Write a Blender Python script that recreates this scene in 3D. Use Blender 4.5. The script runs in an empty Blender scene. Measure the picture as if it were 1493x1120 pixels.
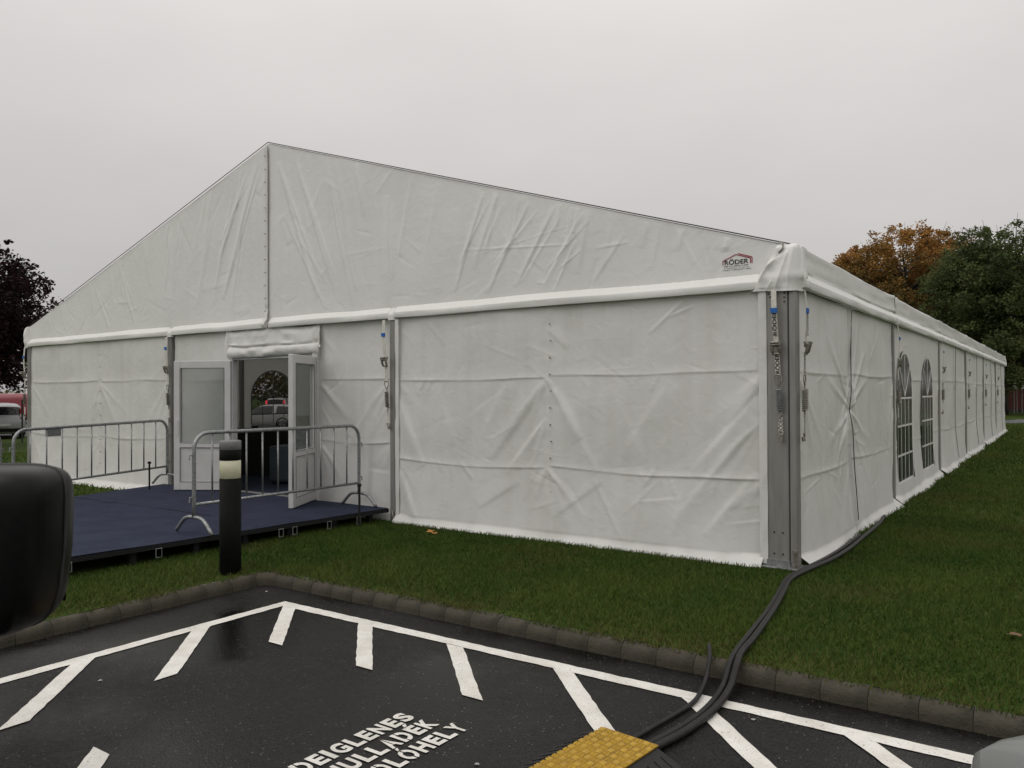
import bpy, math, random
import numpy as np
from mathutils import Vector, Matrix
random.seed(7)
RNG = np.random.default_rng(7)
rad = math.radians
scn = bpy.context.scene
col = scn.collection

# ------------------------------------------------------------------ camera
CAM = Vector((2.0778, -7.507, 1.642))
YAW, PITCH, ROLL = 34.958, 0.598, -0.2756
cam_d = bpy.data.cameras.new('camera')
cam_d.sensor_width = 36.0
cam_d.lens = 1157.25 / 1493 * 36.0
cam_d.clip_start = 0.05
cam_d.clip_end = 2000
cam_d.dof.use_dof = True
cam_d.dof.focus_distance = 9.0
cam_d.dof.aperture_fstop = 14.0
cam = bpy.data.objects.new('camera', cam_d)
col.objects.link(cam)
cam.matrix_world = (Matrix.Translation(CAM) @ Matrix.Rotation(rad(YAW), 4, 'Z')
                    @ Matrix.Rotation(rad(90 + PITCH), 4, 'X') @ Matrix.Rotation(rad(ROLL), 4, 'Z'))
scn.camera = cam

# ------------------------------------------------------------------ world: overcast sky
SUN_EL, SUN_AZ = 48, 215          # degrees; azimuth clockwise from +Y
world = bpy.data.worlds.new('World')
scn.world = world
world.use_nodes = True
wt = world.node_tree
for n in list(wt.nodes):
    wt.nodes.remove(n)
W = wt.nodes.new
out = W('ShaderNodeOutputWorld'); bg = W('ShaderNodeBackground')
sky = W('ShaderNodeTexSky'); sky.sky_type = 'NISHITA'; sky.sun_disc = False
sky.sun_elevation = rad(SUN_EL); sky.sun_rotation = rad(SUN_AZ)
hs = W('ShaderNodeHueSaturation'); hs.inputs['Saturation'].default_value = 0.12
tc = W('ShaderNodeTexCoord'); sep = W('ShaderNodeSeparateXYZ')
mr = W('ShaderNodeMapRange')
mr.inputs['From Min'].default_value = 0.0; mr.inputs['From Max'].default_value = 1.0
mr.inputs['To Min'].default_value = 0.71; mr.inputs['To Max'].default_value = 2.12
mp = W('ShaderNodeMapping'); mp.inputs['Scale'].default_value = (1.1, 1.1, 3.2)
nz = W('ShaderNodeTexNoise'); nz.inputs['Scale'].default_value = 1.3; nz.inputs['Detail'].default_value = 5
nr = W('ShaderNodeMapRange'); nr.inputs['From Min'].default_value = .3; nr.inputs['From Max'].default_value = .7
nr.inputs['To Min'].default_value = 0.93; nr.inputs['To Max'].default_value = 1.07
mul = W('ShaderNodeMath'); mul.operation = 'MULTIPLY'
cl = W('ShaderNodeVectorMath'); cl.operation = 'SCALE'
cl.inputs[0].default_value = (6.05, 5.86, 5.72)
mix = W('ShaderNodeMix'); mix.data_type = 'RGBA'; mix.inputs['Factor'].default_value = 0.93
L = wt.links.new
L(tc.outputs['Generated'], sep.inputs[0]); L(sep.outputs['Z'], mr.inputs['Value'])
L(tc.outputs['Generated'], mp.inputs['Vector']); L(mp.outputs[0], nz.inputs['Vector'])
L(nz.outputs['Fac'], nr.inputs['Value'])
L(mr.outputs[0], mul.inputs[0]); L(nr.outputs[0], mul.inputs[1]); L(mul.outputs[0], cl.inputs['Scale'])
L(sky.outputs[0], hs.inputs['Color'])
L(hs.outputs[0], mix.inputs[6]); L(cl.outputs[0], mix.inputs[7])
L(mix.outputs[2], bg.inputs['Color']); bg.inputs['Strength'].default_value = 0.098
L(bg.outputs[0], out.inputs['Surface'])

sun_d = bpy.data.lights.new('sun', 'SUN')
sun_d.energy = 0.55
sun_d.angle = rad(50)
sun_d.color = (1.0, 0.97, 0.93)
sun = bpy.data.objects.new('sun', sun_d)
col.objects.link(sun)
sd = Vector((math.sin(rad(SUN_AZ)) * math.cos(rad(SUN_EL)), math.cos(rad(SUN_AZ)) * math.cos(rad(SUN_EL)), math.sin(rad(SUN_EL))))
sun.rotation_euler = (-sd).to_track_quat('-Z', 'Y').to_euler()
sun.location = (0, -5, 30)

vs = scn.view_settings
vs.view_transform = 'Standard'; vs.look = 'None'; vs.exposure = 0.0; vs.gamma = 1.0
vs.use_curve_mapping = False
scn.render.engine = 'CYCLES'
scn.cycles.max_bounces = 8
scn.cycles.transparent_max_bounces = 16

# ------------------------------------------------------------------ helpers
def tag(o, label=None, cat=None, group=None, kind=None):
    if label: o['label'] = label
    if cat: o['category'] = cat
    if group: o['group'] = group
    if kind: o['kind'] = kind
    return o

def empty(name, loc=(0, 0, 0), rz=0.0):
    o = bpy.data.objects.new(name, None)
    o.empty_display_size = 0.2
    o.location = loc
    o.rotation_euler = (0, 0, rz)
    col.objects.link(o)
    o['_m'] = 1
    del o['_m']
    return o

def mat_of(o):
    m = Matrix.Translation(o.location) @ o.rotation_euler.to_matrix().to_4x4()
    return m

def link(name, me, mat=None, parent=None, local=False, smooth=False):
    if mat is not None:
        me.materials.clear(); me.materials.append(mat)
    if smooth:
        me.polygons.foreach_set('use_smooth', np.ones(len(me.polygons), bool))
    o = bpy.data.objects.new(name, me)
    col.objects.link(o)
    if parent is not None:
        o.parent = parent
        if not local:
            root = parent
            m = Matrix.Identity(4)
            while root is not None:
                m = mat_of(root) @ (Matrix.Identity(4) if root.parent is None else root.matrix_parent_inverse.inverted() @ root.matrix_parent_inverse) if root.parent is None else m
                root = root.parent
            o.matrix_parent_inverse = (m.inverted() if parent.parent is None else Matrix.Identity(4))
    return o

class MB:
    """collects shapes into one mesh"""
    def __init__(s):
        s.v = []; s.f = []
    def add(s, v, f):
        n = len(s.v)
        s.v += [tuple(p) for p in v]
        s.f += [tuple(i + n for i in q) for q in f]
        return s
    def box(s, a, b, m=None, bev=0.0):
        (x0, y0, z0), (x1, y1, z1) = a, b
        if bev > 0:
            # chamfered vertical edges + top/bottom
            k = bev
            rings = []
            for z, i in ((z0, k), (z0 + k, 0), (z1 - k, 0), (z1, k)):
                rings.append([(x0 + i + k, y0 + i, z), (x1 - i - k, y0 + i, z), (x1 - i, y0 + i + k, z), (x1 - i, y1 - i - k, z),
                              (x1 - i - k, y1 - i, z), (x0 + i + k, y1 - i, z), (x0 + i, y1 - i - k, z), (x0 + i, y0 + i + k, z)])
            v = [p for r in rings for p in r]
            f = [tuple(range(7, -1, -1)), tuple(range(24, 32))]
            for r in range(3):
                for i in range(8):
                    j = (i + 1) % 8
                    f.append((r * 8 + i, r * 8 + j, r * 8 + 8 + j, r * 8 + 8 + i))
        else:
            v = [(x0, y0, z0), (x1, y0, z0), (x1, y1, z0), (x0, y1, z0), (x0, y0, z1), (x1, y0, z1), (x1, y1, z1), (x0, y1, z1)]
            f = [(3, 2, 1, 0), (4, 5, 6, 7), (0, 1, 5, 4), (1, 2, 6, 5), (2, 3, 7, 6), (3, 0, 4, 7)]
        if m is not None:
            v = [m @ Vector(p) for p in v]
        return s.add(v, f)
    def tube(s, pts, r, n=8, cap=True):
        pts = [Vector(p) for p in pts]
        rs = r if isinstance(r, (list, tuple)) else [r] * len(pts)
        v = []; f = []
        up = None
        for i, p in enumerate(pts):
            t = (pts[min(i + 1, len(pts) - 1)] - pts[max(i - 1, 0)])
            if t.length < 1e-9: t = Vector((0, 0, 1))
            t.normalize()
            if up is None:
                up = t.orthogonal().normalized()
            else:
                up = (up - t * up.dot(t))
                up = up.normalized() if up.length > 1e-6 else t.orthogonal().normalized()
            w = t.cross(up)
            for k in range(n):
                a = 2 * math.pi * k / n
                v.append(p + (up * math.cos(a) + w * math.sin(a)) * rs[i])
        for i in range(len(pts) - 1):
            for k in range(n):
                j = (k + 1) % n
                f.append((i * n + k, i * n + j, i * n + n + j, i * n + n + k))
        if cap:
            f.append(tuple(range(n - 1, -1, -1)))
            f.append(tuple((len(pts) - 1) * n + k for k in range(n)))
        return s.add(v, f)
    def lathe(s, prof, c=(0, 0, 0), n=20, axis='Z'):
        v = []; f = []
        for r, h in prof:
            for k in range(n):
                a = 2 * math.pi * k / n
                q = (r * math.cos(a), r * math.sin(a), h)
                if axis == 'Y': q = (q[0], q[2], q[1])
                if axis == 'X': q = (q[2], q[0], q[1])
                v.append((c[0] + q[0], c[1] + q[1], c[2] + q[2]))
        m = len(prof)
        for i in range(m - 1):
            for k in range(n):
                j = (k + 1) % n
                f.append((i * n + k, i * n + j, i * n + n + j, i * n + n + k))
        f.append(tuple(range(n - 1, -1, -1))); f.append(tuple((m - 1) * n + k for k in range(n)))
        return s.add(v, f)
    def prism(s, poly, z0, z1, m=None):
        n = len(poly)
        v = [(x, y, z0) for x, y in poly] + [(x, y, z1) for x, y in poly]
        f = [tuple(range(n - 1, -1, -1)), tuple(range(n, 2 * n))]
        for i in range(n):
            j = (i + 1) % n
            f.append((i, j, n + j, n + i))
        if m is not None: v = [m @ Vector(p) for p in v]
        return s.add(v, f)
    def mesh(s, name):
        me = bpy.data.meshes.new(name)
        me.from_pydata([tuple(p) for p in s.v], [], s.f)
        me.update()
        return me
    def build(s, name, mat, parent=None, smooth=False, local=False):
        return link(name, s.mesh(name), mat, parent, local, smooth)

def np_mesh(name, V, F):
    """V (n,3), F (m,k) uniform polygons"""
    me = bpy.data.meshes.new(name)
    V = np.ascontiguousarray(V, np.float32); F = np.ascontiguousarray(F, np.int32)
    k = F.shape[1]
    me.vertices.add(len(V)); me.vertices.foreach_set('co', V.ravel())
    me.loops.add(F.size); me.loops.foreach_set('vertex_index', F.ravel())
    me.polygons.add(len(F))
    me.polygons.foreach_set('loop_start', np.arange(0, F.size, k, dtype=np.int32))
    me.polygons.foreach_set('loop_total', np.full(len(F), k, np.int32))
    me.update(calc_edges=True)
    return me

def grid_faces(nu, nv):
    i = np.arange(nu - 1)[None, :]; j = np.arange(nv - 1)[:, None]
    a = j * nu + i
    return np.stack([a, a + 1, a + nu + 1, a + nu], -1).reshape(-1, 4)

def spline(pts, n=8):
    P = [Vector(p) for p in pts]
    P = [P[0] * 2 - P[1]] + P + [P[-1] * 2 - P[-2]]
    o = []
    for i in range(1, len(P) - 2):
        for k in range(n):
            t = k / n
            a, b, c, d = P[i - 1], P[i], P[i + 1], P[i + 2]
            o.append(0.5 * ((2 * b) + (c - a) * t + (2 * a - 5 * b + 4 * c - d) * t * t + (3 * b - a - 3 * c + d) * t ** 3))
    o.append(P[-2])
    return o

def vnoise(x, y, seed=0):
    """smooth value noise on arrays, -1..1"""
    g = np.random.default_rng(seed).uniform(-1, 1, (64, 64))
    xi = np.floor(x).astype(int); yi = np.floor(y).astype(int)
    fx = x - xi; fy = y - yi
    fx = fx * fx * (3 - 2 * fx); fy = fy * fy * (3 - 2 * fy)
    a = g[xi % 64, yi % 64]; b = g[(xi + 1) % 64, yi % 64]
    c = g[xi % 64, (yi + 1) % 64]; d = g[(xi + 1) % 64, (yi + 1) % 64]
    return (a * (1 - fx) + b * fx) * (1 - fy) + (c * (1 - fx) + d * fx) * fy

# ------------------------------------------------------------------ materials
def mat(name, color, rough=0.6, metal=0.0, spec=0.5):
    m = bpy.data.materials.new(name); m.use_nodes = True
    b = m.node_tree.nodes['Principled BSDF']
    b.inputs['Base Color'].default_value = (*color, 1)
    b.inputs['Roughness'].default_value = rough
    b.inputs['Metallic'].default_value = metal
    b.inputs['Specular IOR Level'].default_value = spec
    return m

def noisy(name, c1, c2, scale=5, rough=0.6, metal=0.0, bump=0.0, bscale=None, detail=6, r2=None, stretch=None, lo=.35, hi=.65, spec=0.5, bdist=0.01):
    m = mat(name, c1, rough, metal, spec)
    t = m.node_tree; N = t.nodes.new; K = t.links.new
    b = t.nodes['Principled BSDF']
    co = N('ShaderNodeTexCoord'); mpn = N('ShaderNodeMapping')
    if stretch: mpn.inputs['Scale'].default_value = stretch
    K(co.outputs['Object'], mpn.inputs['Vector'])
    n = N('ShaderNodeTexNoise'); n.inputs['Scale'].default_value = scale; n.inputs['Detail'].default_value = detail
    n.inputs['Roughness'].default_value = 0.62
    K(mpn.outputs[0], n.inputs['Vector'])
    r = N('ShaderNodeMapRange'); r.inputs['From Min'].default_value = lo; r.inputs['From Max'].default_value = hi
    K(n.outputs['Fac'], r.inputs['Value'])
    x = N('ShaderNodeMix'); x.data_type = 'RGBA'
    x.inputs[6].default_value = (*c1, 1); x.inputs[7].default_value = (*c2, 1)
    K(r.outputs[0], x.inputs['Factor']); K(x.outputs[2], b.inputs['Base Color'])
    if r2 is not None:
        rr = N('ShaderNodeMapRange'); rr.inputs['To Min'].default_value = rough; rr.inputs['To Max'].default_value = r2
        rr.inputs['From Min'].default_value = lo; rr.inputs['From Max'].default_value = hi
        K(n.outputs['Fac'], rr.inputs['Value']); K(rr.outputs[0], b.inputs['Roughness'])
    if bump:
        n2 = N('ShaderNodeTexNoise'); n2.inputs['Scale'].default_value = bscale or scale * 4; n2.inputs['Detail'].default_value = 4
        K(mpn.outputs[0], n2.inputs['Vector'])
        bp = N('ShaderNodeBump'); bp.inputs['Strength'].default_value = bump; bp.inputs['Distance'].default_value = bdist
        K(n2.outputs['Fac'], bp.inputs['Height']); K(bp.outputs[0], b.inputs['Normal'])
    return m

def fabric_mat(name, c, dirt, trans=0.1, dirt_amt=0.5, rough=0.42):
    m = mat(name, c, rough, 0, 0.4)
    t = m.node_tree; N = t.nodes.new; K = t.links.new
    b = t.nodes['Principled BSDF']; o = t.nodes['Material Output']
    co = N('ShaderNodeTexCoord')
    n1 = N('ShaderNodeTexNoise'); n1.inputs['Scale'].default_value = 0.9; n1.inputs['Detail'].default_value = 8; n1.inputs['Roughness'].default_value = .65
    K(co.outputs['Object'], n1.inputs['Vector'])
    mp2 = N('ShaderNodeMapping'); mp2.inputs['Scale'].default_value = (7, 7, 0.55)
    K(co.outputs['Object'], mp2.inputs['Vector'])
    n2 = N('ShaderNodeTexNoise'); n2.inputs['Scale'].default_value = 1.0; n2.inputs['Detail'].default_value = 5
    K(mp2.outputs[0], n2.inputs['Vector'])
    a = N('ShaderNodeMath'); a.operation = 'MULTIPLY_ADD'; a.inputs[1].default_value = 0.6
    K(n2.outputs['Fac'], a.inputs[0]); K(n1.outputs['Fac'], a.inputs[2])
    r = N('ShaderNodeMapRange'); r.inputs['From Min'].default_value = 0.72; r.inputs['From Max'].default_value = 1.05
    r.inputs['To Max'].default_value = dirt_amt
    K(a.outputs[0], r.inputs['Value'])
    x = N('ShaderNodeMix'); x.data_type = 'RGBA'; x.inputs[6].default_value = (*c, 1); x.inputs[7].default_value = (*dirt, 1)
    K(r.outputs[0], x.inputs['Factor']); K(x.outputs[2], b.inputs['Base Color'])
    # fine crumple
    n3 = N('ShaderNodeTexNoise'); n3.inputs['Scale'].default_value = 7; n3.inputs['Detail'].default_value = 5; n3.inputs['Distortion'].default_value = 0.8
    K(co.outputs['Object'], n3.inputs['Vector'])
    n4 = N('ShaderNodeTexNoise'); n4.noise_type = 'RIDGED_MULTIFRACTAL'; n4.inputs['Scale'].default_value = 2.3; n4.inputs['Detail'].default_value = 2.5
    n4.inputs['Distortion'].default_value = 0.7
    K(co.outputs['Object'], n4.inputs['Vector'])
    hm = N('ShaderNodeMath'); hm.operation = 'MULTIPLY_ADD'; hm.inputs[1].default_value = .16
    K(n4.outputs['Fac'], hm.inputs[0]); K(n3.outputs['Fac'], hm.inputs[2])
    bp = N('ShaderNodeBump'); bp.inputs['Strength'].default_value = 0.20; bp.inputs['Distance'].default_value = 0.03
    K(hm.outputs[0], bp.inputs['Height']); K(bp.outputs[0], b.inputs['Normal'])
    tr = N('ShaderNodeBsdfTranslucent'); tr.inputs['Color'].default_value = (.8, .8, .74, 1)
    ms = N('ShaderNodeMixShader'); ms.inputs[0].default_value = trans
    K(b.outputs[0], ms.inputs[1]); K(tr.outputs[0], ms.inputs[2]); K(ms.outputs[0], o.inputs['Surface'])
    return m

M = {}
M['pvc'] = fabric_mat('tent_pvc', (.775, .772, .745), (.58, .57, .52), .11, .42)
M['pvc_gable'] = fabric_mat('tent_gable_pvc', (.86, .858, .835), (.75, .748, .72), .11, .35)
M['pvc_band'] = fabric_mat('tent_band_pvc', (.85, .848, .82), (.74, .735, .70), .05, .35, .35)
M['alu'] = noisy('aluminium', (.31, .305, .285), (.24, .235, .22), 6, .5, .35, .1, 60, stretch=(3, 3, .3))
M['alu_dark'] = mat('dark_seal', (.03, .03, .03), .6)
M['steel'] = noisy('galvanised_steel', (.38, .39, .39), (.24, .25, .25), 25, .42, .8, .1, 120, r2=.6)
M['steel_dark'] = noisy('ratchet_steel', (.36, .34, .29), (.14, .13, .11), 40, .42, .6)
M['webbing'] = noisy('strap_webbing', (.68, .665, .61), (.52, .50, .44), 30, .8)
M['print_black'] = mat('black_print', (.02, .02, .02), .7)
M['print_grey'] = mat('grey_print', (.26, .26, .26), .7)
M['print_red'] = mat('red_print', (.30, .012, .03), .6)
M['blue_tag'] = mat('blue_tag', (.01, .12, .42), .6)
M['upvc'] = noisy('white_upvc', (.64, .64, .63), (.57, .57, .55), 4, .3)
M['rubber'] = noisy('black_rubber', (.010, .010, .0095), (.020, .0195, .018), 12, .5, 0, .15, 90, spec=.3)
M['black_plastic'] = noisy('black_plastic', (.003, .0032, .0032), (.005, .0053, .005), 90, .33, 0, .03, 500, spec=.2)
M['bollard_black'] = noisy('bollard_paint', (.006, .0064, .006), (.012, .012, .011), 6, .7, 0, .1, 70, spec=.1)
M['cream'] = noisy('cream_lens', (.66, .64, .47), (.55, .53, .38), 5, .35)
M['carpet'] = noisy('blue_carpet', (.032, .039, .066), (.022, .027, .050), 3.5, .95, 0, .5, 160, spec=.15, bdist=.004)
M['stage_black'] = mat('stage_skirt', (.006, .006, .007), .8)
M['dark_cloth'] = mat('dark_cloth', (.006, .0065, .006), .85)
M['leaf_dry'] = mat('dry_leaf', (.42, .19, .04), .7)

def glass_mat(name, tint, alpha=.5, rough=.02, spec=.5):
    m = mat(name, tint, rough, 0, spec)
    m.node_tree.nodes['Principled BSDF'].inputs['Alpha'].default_value = alpha
    return m
M['door_glass'] = glass_mat('door_glass', (.22, .25, .23), .35)
M['vinyl'] = glass_mat('window_vinyl', (.03, .033, .03), .74, .12)
M['car_glass'] = mat('car_glass', (.012, .014, .014), .05)

def lamp_mat(name, c, e):
    m = mat(name, c, .3)
    b = m.node_tree.nodes['Principled BSDF']
    b.inputs['Emission Color'].default_value = (*c, 1); b.inputs['Emission Strength'].default_value = e
    return m
M['lit_red'] = lamp_mat('lit_tail_lamp', (1, .06, .10), 1.4)
M['tail_red'] = mat('tail_lamp', (.30, .008, .015), .25)
M['tail_clear'] = mat('lamp_clear', (.6, .6, .6), .2)

# ================================================================== GROUND
KX, KY = -3.93, -2.84        # kerb faces: asphalt lies at x > KX and y < KY
def ground_z(x, y):
    t = np.clip((-x - 20.0) / 10.0, 0, 1)
    return -0.42 * t * t * (3 - 2 * t)

def lawn_mat():
    m = noisy('lawn_soil', (.030, .058, .009), (.055, .078, .014), 1.6, .95, 0, .6, 45, spec=.1, bdist=.02)
    return m
M['lawn'] = lawn_mat()
xs = [-400, -200, -100, -60, -40, -30, -28, -26, -24, -22, -20, -15, KX - .10, 10, 40, 100, 400]
ys = [-400, -100, -30, -10, KY + .10, 5, 15, 30, 60, 120, 400]
V = []; F = []
idx = {}
for j, y in enumerate(ys):
    for i, x in enumerate(xs):
        idx[i, j] = len(V); V.append((x, y, float(ground_z(np.array(x), y))))
for j in range(len(ys) - 1):
    for i in range(len(xs) - 1):
        xm = (xs[i] + xs[i + 1]) / 2; ym = (ys[j] + ys[j + 1]) / 2
        if xm > KX and ym < KY: continue
        F.append((idx[i, j], idx[i + 1, j], idx[i + 1, j + 1], idx[i, j + 1]))
mb = MB().add(V, F)
lawn = tag(mb.build('lawn', M['lawn'], smooth=True), 'mown green lawn around the white marquee', kind='structure')

def asphalt_mat():
    m = mat('wet_asphalt', (.03, .03, .03), .6)
    t = m.node_tree; N = t.nodes.new; K = t.links.new
    b = t.nodes['Principled BSDF']
    co = N('ShaderNodeTexCoord')
    n1 = N('ShaderNodeTexNoise'); n1.inputs['Scale'].default_value = .55; n1.inputs['Detail'].default_value = 7; n1.inputs['Roughness'].default_value = .6
    K(co.outputs['Object'], n1.inputs['Vector'])
    n2 = N('ShaderNodeTexNoise'); n2.inputs['Scale'].default_value = 85; n2.inputs['Detail'].default_value = 4
    K(co.outputs['Object'], n2.inputs['Vector'])
    v = N('ShaderNodeTexVoronoi'); v.inputs['Scale'].default_value = 95
    K(co.outputs['Object'], v.inputs['Vector'])
    r1 = N('ShaderNodeMapRange'); r1.inputs['From Min'].default_value = .38; r1.inputs['From Max'].default_value = .62
    K(n1.outputs['Fac'], r1.inputs['Value'])
    # one soaked patch under the hatch corner
    sp = N('ShaderNodeVectorMath'); sp.operation = 'DISTANCE'; sp.inputs[1].default_value = (-2.75, -3.9, -.1)
    K(co.outputs['Object'], sp.inputs[0])
    rs = N('ShaderNodeMapRange'); rs.inputs['From Min'].default_value = .2; rs.inputs['From Max'].default_value = 1.0
    rs.inputs['To Min'].default_value = .8; rs.inputs['To Max'].default_value = 0
    K(sp.outputs['Value'], rs.inputs['Value'])
    nm = N('ShaderNodeMath'); nm.operation = 'SUBTRACT'; nm.use_clamp = True
    K(r1.outputs[0], nm.inputs[0]); K(rs.outputs[0], nm.inputs[1])
    x = N('ShaderNodeMix'); x.data_type = 'RGBA'
    x.inputs[6].default_value = (.006, .0059, .0055, 1); x.inputs[7].default_value = (.0165, .016, .0148, 1)
    K(nm.outputs[0], x.inputs['Factor'])
    # pale and dark chips
    rc = N('ShaderNodeMapRange'); rc.inputs['From Min'].default_value = .3; rc.inputs['From Max'].default_value = .75
    rc.inputs['To Min'].default_value = .15; rc.inputs['To Max'].default_value = 2.1
    K(n2.outputs['Fac'], rc.inputs['Value'])
    s = N('ShaderNodeVectorMath'); s.operation = 'SCALE'
    K(x.outputs[2], s.inputs[0]); K(rc.outputs[0], s.inputs['Scale'])
    wn = N('ShaderNodeTexWhiteNoise'); K(v.outputs['Position'], wn.inputs['Vector'])
    gt = N('ShaderNodeMath'); gt.operation = 'GREATER_THAN'; gt.inputs[1].default_value = .985
    K(wn.outputs['Value'], gt.inputs[0])
    ds = N('ShaderNodeMath'); ds.operation = 'LESS_THAN'; ds.inputs[1].default_value = .42
    K(v.outputs['Distance'], ds.inputs[0])
    mm = N('ShaderNodeMath'); mm.operation = 'MULTIPLY'; K(gt.outputs[0], mm.inputs[0]); K(ds.outputs[0], mm.inputs[1])
    x2 = N('ShaderNodeMix'); x2.data_type = 'RGBA'; x2.inputs[7].default_value = (.13, .125, .115, 1)
    K(mm.outputs[0], x2.inputs['Factor']); K(s.outputs[0], x2.inputs[6])
    K(x2.outputs[2], b.inputs['Base Color'])
    rr = N('ShaderNodeMapRange'); rr.inputs['To Min'].default_value = .16; rr.inputs['To Max'].default_value = .72
    K(nm.outputs[0], rr.inputs['Value']); K(rr.outputs[0], b.inputs['Roughness'])
    bp = N('ShaderNodeBump'); bp.inputs['Distance'].default_value = .006
    bs_ = N('ShaderNodeMapRange'); bs_.inputs['To Min'].default_value = .16; bs_.inputs['To Max'].default_value = .8
    K(nm.outputs[0], bs_.inputs['Value']); K(bs_.outputs[0], bp.inputs['Strength'])
    ad = N('ShaderNodeMath'); ad.operation = 'ADD'; K(n2.outputs['Fac'], ad.inputs[0]); K(v.outputs['Distance'], ad.inputs[1])
    K(ad.outputs[0], bp.inputs['Height']); K(bp.outputs[0], b.inputs['Normal'])
    b.inputs['Specular IOR Level'].default_value = .2
    return m
M['asphalt'] = asphalt_mat()
AZ = -0.10
mb = MB().add([(KX - .05, -400, AZ), (400, -400, AZ), (400, KY + .05, AZ), (KX - .05, KY + .05, AZ)], [(0, 1, 2, 3)])
asphalt = tag(mb.build('asphalt', M['asphalt']), 'dark wet asphalt of the parking bay', kind='structure')

# ---- kerb: single rounded stones, 25 cm each
M['kerb'] = noisy('kerb_concrete', (.070, .060, .042), (.028, .028, .018), 4, .9, 0, .6, 60)
kerb = tag(empty('kerb', (KX, KY, AZ)), 'weathered grey concrete kerb edging the parking bay', kind='structure')
KPROF = [(0, -.12), (0, .035), (.006, .060), (.020, .082), (.042, .096), (.070, .102), (.12, .098), (.12, -.12)]
def kerb_mesh(seed):
    rr = random.Random(seed)
    L_ = .2485
    prof = KPROF
    mb = MB(); v = []
    n = len(prof)
    for k, (s, sh) in enumerate(((0, .002), (.0035, 0), (L_ - .0035, 0), (L_, .002))):
        for (a, h) in prof:
            v.append((s, a + sh * (1 if a < .07 else -1) + rr.uniform(-.003, .003), h - (sh if h > 0 else 0) + rr.uniform(-.004, .003)))
    f = []
    for k in range(3):
        for i in range(n - 1):
            f.append((k * n + i, k * n + n + i, k * n + n + i + 1, k * n + i + 1))
    f.append(tuple(range(n))); f.append(tuple(range(4 * n - 1, 3 * n - 1, -1)))
    mb.add(v, f)
    me = mb.mesh('kerb_stone'); me.materials.append(M['kerb'])
    me.polygons.foreach_set('use_smooth', [len(p.vertices) == 4 for p in me.polygons])
    return me
km = [kerb_mesh(i) for i in range(11)]
def put_kerb(x, y, rz, i):
    o = bpy.data.objects.new('kerb_stone', km[(i * 7) % 11]); col.objects.link(o)
    o.parent = kerb
    o.location = (x - KX, y - KY, random.uniform(-.003, .003))
    o.rotation_euler = (random.uniform(-.012, .012), random.uniform(-.006, .006), rz + random.uniform(-.008, .008))
    o.scale = (1, 1, 1)
for i in range(48):                       # along the lawn in front of the tent
    put_kerb(KX + .10 + i * .25, KY, 0, i)
for i in range(30):                       # along the deck side: runs toward -Y
    put_kerb(KX, KY - .36 - i * .25 + .25, rad(90), i + 2)
# rounded corner stone
mb = MB()
prof = KPROF
v = []; f = []
na = 5
for k in range(na):
    a = rad(90 + 90 * k / (na - 1))
    for (d, h) in prof:
        r_ = .105 + d
        v.append((KX + .105 + r_ * math.cos(a), KY - .105 + r_ * math.sin(a), AZ + h))
n = len(prof)
for k in range(na - 1):
    for i in range(n - 1):
        f.append((k * n + i, k * n + i + 1, k * n + n + i + 1, k * n + n + i))
f.append(tuple(range(n - 1, -1, -1))); f.append(tuple(range((na - 1) * n, na * n)))
mb.add(v, f)
mb.build('kerb_stone', M['kerb'], kerb, smooth=True)

# ---- painted markings
def paint_mat():
    m = noisy('road_paint', (.82, .80, .75), (.66, .635, .58), 6, .6, 0, .25, 90)
    t = m.node_tree; N = t.nodes.new; K = t.links.new
    b = t.nodes['Principled BSDF']
    co = N('ShaderNodeTexCoord')
    n = N('ShaderNodeTexNoise'); n.inputs['Scale'].default_value = 75; n.inputs['Detail'].default_value = 4; n.inputs['Roughness'].default_value = .7
    K(co.outputs['Object'], n.inputs['Vector'])
    r = N('ShaderNodeMapRange'); r.inputs['From Min'].default_value = .60; r.inputs['From Max'].default_value = .68
    K(n.outputs['Fac'], r.inputs['Value'])
    x = N('ShaderNodeMix'); x.data_type = 'RGBA'; x.inputs[7].default_value = (.08, .075, .065, 1)
    old = b.inputs['Base Color'].links[0].from_socket
    K(old, x.inputs[6]); K(r.outputs[0], x.inputs['Factor']); K(x.outputs[2], b.inputs['Base Color'])
    return m
M['paint'] = paint_mat()
mark_i = [0]
def stripe(poly, name='painted_stripe'):
    """poly: 4 corners (long edges 0-1 and 3-2); edges subdivided with a slight wobble"""
    z = AZ + .004 + .0005 * (mark_i[0] % 5); mark_i[0] += 1
    a, b, c, d = [Vector((*q, 0)) for q in poly]
    n = max(4, int((b - a).length / .06))
    v = []
    for i in range(n + 1):
        t = i / n
        p = a.lerp(b, t); q = d.lerp(c, t)
        w = (q - p).normalized() if (q - p).length > 1e-6 else Vector((0, 0, 0))
        j = .0045
        p = p + w * random.uniform(-j, j); q = q + w * random.uniform(-j, j)
        v += [(p.x, p.y, z), (q.x, q.y, z)]
    f = [(2 * i, 2 * i + 2, 2 * i + 3, 2 * i + 1) for i in range(n)]
    MB().add(v, f).build(name, M['paint'], asphalt)
lw = .105
Y0, X0 = -3.145, -3.30
stripe([(X0, Y0), (6.5, Y0), (6.5, Y0 - lw), (X0, Y0 - lw)])
stripe([(X0, Y0 - lw - .002), (X0, -6.4), (X0 + lw, -6.4), (X0 + lw, Y0 - lw - .002)])
stripe([(X0 + lw, -6.295), (6.5, -6.295), (6.5, -6.4), (X0 + lw, -6.4)])
YI, XI = -3.92, -2.47      # inner ends of the hatch
def hatch_top(x):
    y = Y0 - lw - .002
    d = y - YI
    h = .074
    stripe([(x - h, y), (x - h + d, YI), (x + h + d, YI), (x + h, y)])
for i in range(10):
    hatch_top(-3.115 + .865 * i)
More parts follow.
